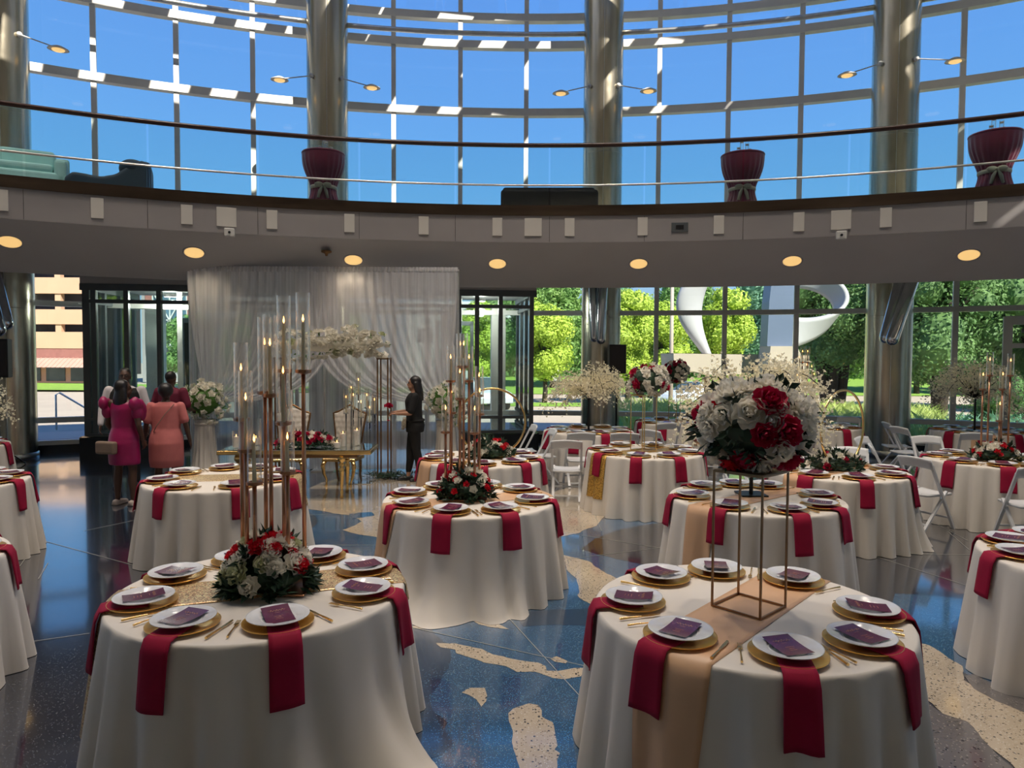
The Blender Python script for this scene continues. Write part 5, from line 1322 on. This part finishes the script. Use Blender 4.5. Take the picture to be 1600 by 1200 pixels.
# ================================================================== outdoors
GZ=-.72
b=MB(); b.add([(-140,15,GZ),(140,15,GZ),(140,200,GZ),(-140,200,GZ)],[(0,1,2,3)]); struct(b.build('ground',M['asphalt']))
b=MB(); b.arcbox(RG+.1,RG+4.6,GZ,-.03,-1.35,.10,50); struct(b.build('plaza',M['plaza']))
b=MB(); b.arcbox(RG+.1,RG+1.6,-.03,-.022,-1.35,1.2,60); struct(b.build('paving_strip',M['greyt']))
b=MB(); b.arcbox(RG+1.6,RG+2.6,-.03,-.021,-1.35,.10,50); struct(b.build('brick_strip',M['brickpave']))
for k in range(3):
    b=MB(); b.arcbox(RG+4.6+.35*k,RG+4.95+.35*k,GZ,-.2-.17*k,-1.35,.10,50); struct(b.build('step',M['creamstone']))
b=MB(); b.arcbox(RG+.1,RG+10.5,GZ,-.04,.10,1.3,50); struct(b.build('garden_bed',M['grass']))
b=MB(); b.add([(-60,50,GZ+.25),(-1,50,GZ+.02),(-1,57,GZ+.05),(-60,57,GZ+.5)],[(0,1,2,3)]); struct(b.build('lawn_far',M['grass']))
b=MB(); b.add([(-2,38,GZ+.02),(40,38,GZ+.02),(40,41,GZ+.02),(-2,41,GZ+.02)],[(0,1,2,3)]); struct(b.build('lawn_verge',M['grass']))
b=MB(); b.add([(-4,50,GZ+.03),(60,50,GZ+.03),(60,90,GZ+1.2),(-4,90,GZ+1.2)],[(0,1,2,3)]); struct(b.build('lawn_rear',M['grass']))
# stainless handrail by the steps
t=thing('step_handrail','bent stainless handrail on the steps outside the left window','handrail',(-12.3,18.9,0))
b=MB(); b.tube([(0,0,-.03),(0,0,.92),(.10,.0,.98),(.65,.7,.35),(.65,.7,-.4)],.025,10); b.build('rail',M['railsteel'],t,smooth=True)
# parking structure
t=thing('parking_structure','beige concrete parking structure with dark openings beyond the street','building',(-36,60,-.4))
def bx(nm,c,d,m): b=MB(); b.box(c,d); return b.build(nm,M[m],t)
for z0,z1 in ((2.85,4.25),(4.9,6.15),(7.5,8.85),(10.1,11.4)):
    bx('concrete_band',(-7,0,(z0+z1)/2),(15.4,.5,z1-z0),'concrete')
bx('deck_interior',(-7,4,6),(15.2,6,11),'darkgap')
for x in (-14,-10.2,-6.4,-2.6): bx('pier',(x,.1,6.5),(.5,.5,8),'concrete')
bx('brick_wall',(-7,.1,2.5),(15.4,.6,.9),'brick')
b=MB(); b.add([(-15,-1.4,1.25),(.4,-1.4,1.25),(.4,.0,2.15),(-15,0,2.15)],[(0,1,2,3)]); b.build('awning',M['awning'],t)
b=MB()
for i in range(40): b.bar((-15+i*.39,-1.42,1.27),(-15+i*.39,-.02,2.17),.05,.05)
b.build('awning_seams',M['awning'],t)
bx('storefront_wall',(-7,.4,.7),(15.4,.4,1.6),'concrete')
for i in range(7):
    bx('shop_window',(-13.6+i*2.1,.15,.65),(1.6,.1,1.2),'shopglass')
# glass fronted building
t=thing('office_building','grey and blue glass office building with white cross braces beyond the doors','building',(-29,66,-.4))
bx('facade',(.5,2,5.5),(13,3,11.5),'greybuilding')
bx('curtain_wall',(-3.2,.4,5.6),(3.2,.3,5.6),'blueglass'); bx('curtain_wall',(1.2,.4,6.2),(1.8,.3,4.6),'blueglass')
for k in range(5):
    bx('mullion',(-4.8+k*.8,.2,5.6),(.08,.1,5.6),'whitepaint')
for k in range(5): bx('mullion',(-3.2,.2,3.1+k*1.25),(3.2,.1,.12),'whitepaint')
for s in (-1,1):
    b=MB(); b.bar((-3.2-s*1.5,.1,3),(-3.2+s*1.5,.1,8.2),.1,.1); b.build('brace',M['whitepaint'],t)
bx('dark_window',(4.1,.4,5.6),(1.7,.3,1.5),'shopglass'); bx('brick_panel',(-1.3,.35,5.5),(.7,.3,5.8),'brick'); bx('brick_panel',(-5.2,.35,5.5),(.6,.3,5.8),'brick')
for z in (.6,1.5,2.5): bx('low_wall',(3.5,-3,z),(7,.4,.55),'concrete')
t=thing('white_building','long white low building behind the trees right of the drapery','building',(-3,75,-.4))
bx('wall',(0,0,4),(16,4,8),'whitepaint'); 
for i in range(5): bx('window',(-6+i*3,-2.02,4.5),(1.6,.1,1.4),'shopglass')
# right side: pale entrance frame and wing
t=thing('exit_door_frame','white framed glass exit door set in the right end of window wall','door',(P(7.05*DA,RG-.05,0)),-(7.05*DA))
for x in (-.72,.75,1.9): b=MB(); b.box((x,0,1.45),(.16,.14,2.9)); b.build('jamb',M['frame'],t)
for z,h in ((2.82,.18),(2.30,.10),(.1,.2)): b=MB(); b.box((.6,0,z),(2.7,.12,h)); b.build('rail',M['frame'],t)
b=MB(); b.box((-.2,-.10,2.6),(.6,.1,.07)); b.build('door_closer',M['darkframe'],t)
for x in (.0,1.32): b=MB(); b.box((x,0,1.3),(1.2,.012,2.1)); b.build('glass',M['glass'],t)
# sculpture
t=thing('abstract_sculpture','huge white abstract sculpture of curved fin, band and panel on a stone slab','sculpture',(9,27,-.04))
def ex(nm,pts,y0,y1,m):
    b=MB(); n_=len(pts); b.add([(x-9,y0,z+.04) for x,z in pts]+[(x-9,y1,z+.04) for x,z in pts],[tuple(range(n_)),tuple(range(2*n_-1,n_-1,-1))]+[(i,i+n_,(i+1)%n_+n_,(i+1)%n_) for i in range(n_)]); o=b.build(nm,M[m],t); return o
ex('stone_slab',[(5.97,2.15),(11.0,2.1),(11.0,1.62),(7.6,1.32),(6.0,1.62)],-1.0,1.2,'creamstone')
b=MB(); b.add([(x-9,y,z+.04) for x,y,z in ((5.97,-1.0,2.16),(11.0,-1.0,2.11),(11.0,1.2,2.11),(5.97,1.2,2.16))],[(0,1,2,3)]); b.build('slab_top',M['creamstone'],t)
b=MB(); b.box((-1.5,0,.3),(.18,.18,2.0)); b.build('slab_post',M['brick'],t)
ex('plinth',[(9.12,2.42),(10.05,2.42),(10.45,1.6),(10.2,-.6),(9.2,-.6),(9.0,1.2)],-2.2,-1.1,'creamstone')
ex('panel',[(9.30,5.6),(10.05,5.6),(10.0,2.42),(9.10,2.42),(9.15,4.0)],-1.9,-1.15,'bluegreysculpt')
def fin(u,v):
    z=2.0+3.6*v; cx=7.55-.72*math.sin(pi*min(1,v*.95))**1.2-.1*v; wd=.16+.42*math.sin(pi*min(1,v*.72))**1.5
    a=u*2*pi; tw=v*1.2; x=wd*math.cos(a); y=.22*math.sin(a); return Vector((cx-9+x*math.cos(tw*.5)-y*math.sin(tw),x*math.sin(tw)*.6+y,z))
b=MB(); b.grid(fin,24,30,True); b.build('curved_fin',M['whitesculpt'],t,smooth=True)
def band(u,v):
    a=-pi/2+pi*u; k=(v-.5)*(1.15-.35*math.sin(pi*u)); 
    x=1.40+2.15*math.cos(a)+k*.30*math.cos(a); z=4.15+1.15*math.sin(a)+k*(1-.35*math.cos(a)); y=-.9+1.4*u-k*.7*math.cos(a); return Vector((x,y,z))
b=MB(); b.grid(band,44,6); o=b.build('curved_band',M['whitesculpt'],t,smooth=True); sd=o.modifiers.new('t','SOLIDIFY'); sd.thickness=.14
# lamp pole, signs
t=thing('street_pole','tan street pole left of the white sculpture','pole',(7.7,34,GZ)); b=MB(); b.cyl((0,0,0),(0,0,7.2),.11,.08,10); b.build('shaft',M['creamstone'],t,smooth=True)
for x,y,l in ((2.75,43.5,'white parking sign by the lime trees, left one'),(6.6,42.5,'white parking sign by the lime trees, right one'),(-2.6,38,'white parking sign right of the drapery, seen through the vestibule')):
    t=thing('parking_sign',l,'sign',(x,y,GZ),0,'white parking signs by the street'); b=MB(); b.box((0,0,1.55),(.5,.03,.75)); b.build('plate',M['whitepaint'],t); b=MB(); b.cyl((0,.04,0),(0,.04,1.9),.03,.03,8); b.build('post',M['railsteel'],t)
# cars
M['carwhite']=mat('pale_blue_car_paint',(.62,.68,.76),.25,0,.02,spec=.8); M['carsilver']=mat('silver_car_paint',(.66,.68,.70),.25,0,.02,spec=.8); M['tail']=mat('tail_light',(.5,.02,.03),.3)
def car(x,y,rz,label,m,Hh=1.45):
    t=thing('car',label,'car',(x,y,GZ),rz)
    side=[(-2.2,.35),(-2.25,.7),(-2.1,.88),(-1.55,.95),(-.95,Hh-.05),(.35,Hh),(1.15,1.0),(2.1,.86),(2.28,.62),(2.22,.33)]
    b=MB(); rows=[]
    for yy,k in ((-.86,.0),(-.80,.02),(0,.03),(.80,.02),(.86,.0)): rows.append([(x_,yy*(.86 if z_>1.0 else 1),z_+k) for x_,z_ in side])
    n_=len(side); vs_=[p for r in rows for p in r]; fs=[]
    for i in range(4):
        for j in range(n_-1): fs.append((i*n_+j,i*n_+j+1,(i+1)*n_+j+1,(i+1)*n_+j))
        fs.append((i*n_+n_-1,i*n_,(i+1)*n_,(i+1)*n_+n_-1))
    fs.append(tuple(range(n_-1,-1,-1))); fs.append(tuple(4*n_+j for j in range(n_))); b.add(vs_,fs); o=b.build('body',M[m],t); bevel(o,.06,3)
    for s in (-1,1):
        b=MB(); b.add([(-1.35,s*.80,.98),(-.88,s*.76,Hh-.12),(.28,s*.76,Hh-.08),(.95,s*.80,1.0)],[(0,1,2,3) if s>0 else (3,2,1,0)]); o=b.build('side_window',M['shopglass'],t); sd=o.modifiers.new('t','SOLIDIFY'); sd.thickness=.06; sd.offset=0
        for xx in (-1.4,1.42):
            b=MB(); b.cyl((xx,s*.70,.33),(xx,s*.88,.33),.33,.33,20); b.build('wheel',M['black'],t)
        b=MB(); b.box((-2.2,s*.62,.72),(.08,.3,.14)); b.build('tail_light',M['tail'],t)
    for x0,z0,x1,z1,nm in ((.42,Hh-.02,1.1,1.05,'windscreen'),(-1.02,Hh-.1,-1.5,.99,'rear_window')):
        b=MB(); b.add([(x0,-.68,z0),(x0,.68,z0),(x1,.74,z1),(x1,-.74,z1)],[(0,1,2,3)]); o=b.build(nm,M['shopglass'],t); sd=o.modifiers.new('t','SOLIDIFY'); sd.thickness=.08; sd.offset=0
car(9.6,36,R_(205),'pale blue parked car seen past the tall grass','carwhite')
car(-1.5,37,R_(-70),'silver car on the street right of the drapery','carsilver',1.6)
car(-14.6,30,R_(170),'dark car glimpsed behind the vestibule post','shopglass')
# trees
def crown_mesh(name,m,R,H,n,seed,ls,clumps=26):
    rnd=random.Random(seed); mb=MB(); cs=[]
    for i in range(clumps):
        v=rdir(rnd); cs.append((Vector((v.x*R*.62*rnd.uniform(.5,1),v.y*R*.62*rnd.uniform(.5,1),v.z*H*.36)),rnd.uniform(.26,.42)*R))
    for i in range(n):
        c,r=rnd.choice(cs); v=rdir(rnd); p=c+v*r*rnd.uniform(.75,1.05); s=ls*rnd.uniform(.6,1.3)
        nn=(v+rdir(rnd)*.7).normalized(); e=nn.orthogonal().normalized(); e=Matrix.Rotation(rnd.uniform(0,6.28),3,nn)@e; f_=nn.cross(e)
        mb.add([p-e*s*.5,p-f_*s*.28,p+e*s*.5+nn*s*.08,p+f_*s*.28],[(0,1,2,3)])
    for c,r in cs: mb.ball(c,r*.62,8,6)
    return mb.mesh(name,M[m])
def trunk_mesh(name,h,r,seed,fork=1):
    rnd=random.Random(seed); mb=MB()
    for k in range(fork):
        a=k*2*pi/max(1,fork); lean=.35*h*(.25 if fork==1 else .5)
        pts=[Vector((math.cos(a)*(.0 if fork==1 else .15)+math.cos(a)*lean*(t_**1.5)*(0 if fork==1 else 1)+.04*math.sin(t_*7+k),math.sin(a)*lean*(t_**1.5)*(0 if fork==1 else 1),h*t_)) for t_ in [i/6 for i in range(7)]]
        mb.tube(pts,r,8,True,[r*(1-.09*i) for i in range(7)])
        for j in range(4):
            p=pts[3+j%3]; mb.tube([p,p+Vector((rnd.uniform(-.8,.8),rnd.uniform(-.8,.8),rnd.uniform(.5,1.1)))*h*.3],r*.4,6,True,[r*.5,r*.2])
    return mb.mesh(name,M['bark'],True)
CM={'lime':[crown_mesh('lime_crown','lime',2.2,5.4,12000,1,.19),crown_mesh('lime_crown','lime',2.2,5.4,12000,2,.19)],
'mid':[crown_mesh('green_crown','mid',3.6,7.5,15000,3,.26),crown_mesh('green_crown','mid',3.6,7.5,15000,4,.26)],
'dark':[crown_mesh('dark_crown','dark',3.4,6.5,24000,5,.17,34),crown_mesh('dark_crown','dark',3.4,6.5,24000,6,.17,34)],
'bluegreen':[crown_mesh('blue_green_crown','bluegreen',3.8,9,14000,7,.30)]}
TM_=[trunk_mesh('trunk',3.2,.12,1),trunk_mesh('trunk',3.4,.17,2,4)]
def tree(x,y,kind,k,cz,label,sc=1,trunk=0,group='trees outside the windows',z0=GZ):
    t=thing('tree',label,'tree',(x,y,z0),k*1.3,group)
    link('crown',CM[kind][k%len(CM[kind])],t,(0,0,cz),0,sc)
    if trunk is not None: link('trunk',TM_[trunk],t,(0,0,0),0,max(.6,(cz)/3.0))
TL_=[ # x,y,kind,variant,crown z,scale,trunk,label
(1.9,41,'lime',0,3.9,1.0,0,'lime green young tree left of the middle column'),
(6.6,40,'lime',1,4.0,1.0,0,'lime green young tree right of the middle column'),
(-1.9,40,'lime',1,3.7,.85,0,'lime green young tree seen through the vestibule right end'),
(-19.7,43,'mid',0,2.9,.62,0,'round green tree before the parking structure'),
(-17.5,46,'mid',1,3.0,.6,0,'round green tree seen through the vestibule doors'),
(-12,50,'mid',0,3.4,.7,0,'green tree behind the drapery'),
(9.8,46,'lime',0,4.2,1.15,0,'lime green tree behind the white fin'),
(14.2,47,'lime',1,4.3,1.2,0,'lime green tree behind the sculpture panel'),
(3.2,56,'mid',0,5.5,1.1,0,'tall green tree in the back row behind the left lime tree'),
(-1,58,'mid',1,5.3,1.0,0,'tall green tree in the back row by the vestibule'),
(8.5,56,'bluegreen',0,5.8,1.0,0,'blue green tree in the back row behind the pole'),
(14,57,'mid',1,5.5,1.15,0,'tall green tree in the back row left of the panel'),
(19.5,55,'bluegreen',0,5.6,1.05,0,'blue green tree in the back row behind the curved band'),
(24.5,52,'mid',0,5.4,1.15,0,'tall green tree in the back row left of the right column'),
(30,52,'mid',1,5.4,1.15,0,'tall green tree in the back row right of the right column'),
(36,50,'bluegreen',0,5.5,1.1,0,'blue green tree in the back row near the right edge'),
(15.3,33.5,'dark',0,5.3,1.0,1,'dark many trunked tree left of the right column'),
(18.0,29.5,'dark',1,4.6,1.0,1,'dark dense tree right of the right column'),
(22.3,29,'dark',0,4.6,1.0,1,'dark dense tree at the right picture edge'),
(20.2,25.6,'bluegreen',0,1.2,.38,None,'low blue green shrub right of the right column'),
(17.2,24.5,'dark',1,.9,.42,None,'low dark shrub behind the right folding chairs'),
(12.3,31.5,'lime',0,.8,.5,None,'low lime shrub under the sculpture slab'),
(26,36,'dark',1,4.2,1.15,1,'dark tree behind the right edge tree'),
]
for (x,y,kd,k,cz,sc,tr_,l) in TL_: tree(x,y,kd,k,cz,l,sc,tr_)
# dense hedge behind everything
b=MB(); rnd=random.Random(77)
for i in range(9000):
    p=Vector((rnd.uniform(-6,60),70+rnd.uniform(-1,1),rnd.uniform(-.5,5.6))); s=rnd.uniform(.3,.7); n_=rdir(rnd); e=n_.orthogonal().normalized(); f_=n_.cross(e); b.add([p-e*s*.5,p-f_*s*.3,p+e*s*.5,p+f_*s*.3],[(0,1,2,3)])
b.box((27,71.5,2.2),(66,1.5,5.6)); o=b.build('hedge',M['dark']); tag(o,'dense dark hedge closing the view behind the street trees','hedge',kind='stuff')
# tall ornamental grass outside the right window
b=MB(); rnd=random.Random(78)
for i in range(9000):
    a=rnd.uniform(.12,.46); r=RG+rnd.uniform(2.4,9.5); p=P(a,r,-.04); h=rnd.uniform(.35,.75); d=Vector((rnd.uniform(-.25,.25),rnd.uniform(-.25,.25),h)); s=Vector((rnd.uniform(-1,1),rnd.uniform(-1,1),0)).normalized()*.018
    b.add([p-s,p+s,p+d*.6+s*.7,p+d+Vector((d.x,d.y,-.05)),p+d*.6-s*.7],[(0,1,2,3,4)])
tag(b.build('tall_grass',M['grassblade']),'yellow green ornamental grass planted outside the right windows','grass',kind='stuff')
b=MB()
for i in range(5000):
    a=rnd.uniform(.46,1.1); r=RG+rnd.uniform(1.2,6); p=P(a,r,-.04); h=rnd.uniform(.3,.7); d=Vector((rnd.uniform(-.3,.3),rnd.uniform(-.3,.3),h)); s=Vector((rnd.uniform(-1,1),rnd.uniform(-1,1),0)).normalized()*.03
    b.add([p-s,p+s,p+d*.6+s*.7,p+d+Vector((d.x,d.y,-.05)),p+d*.6-s*.7],[(0,1,2,3,4)])
tag(b.build('garden_grass',M['bluegreen']),'blue green garden grasses right of the right column outside','grass',kind='stuff')
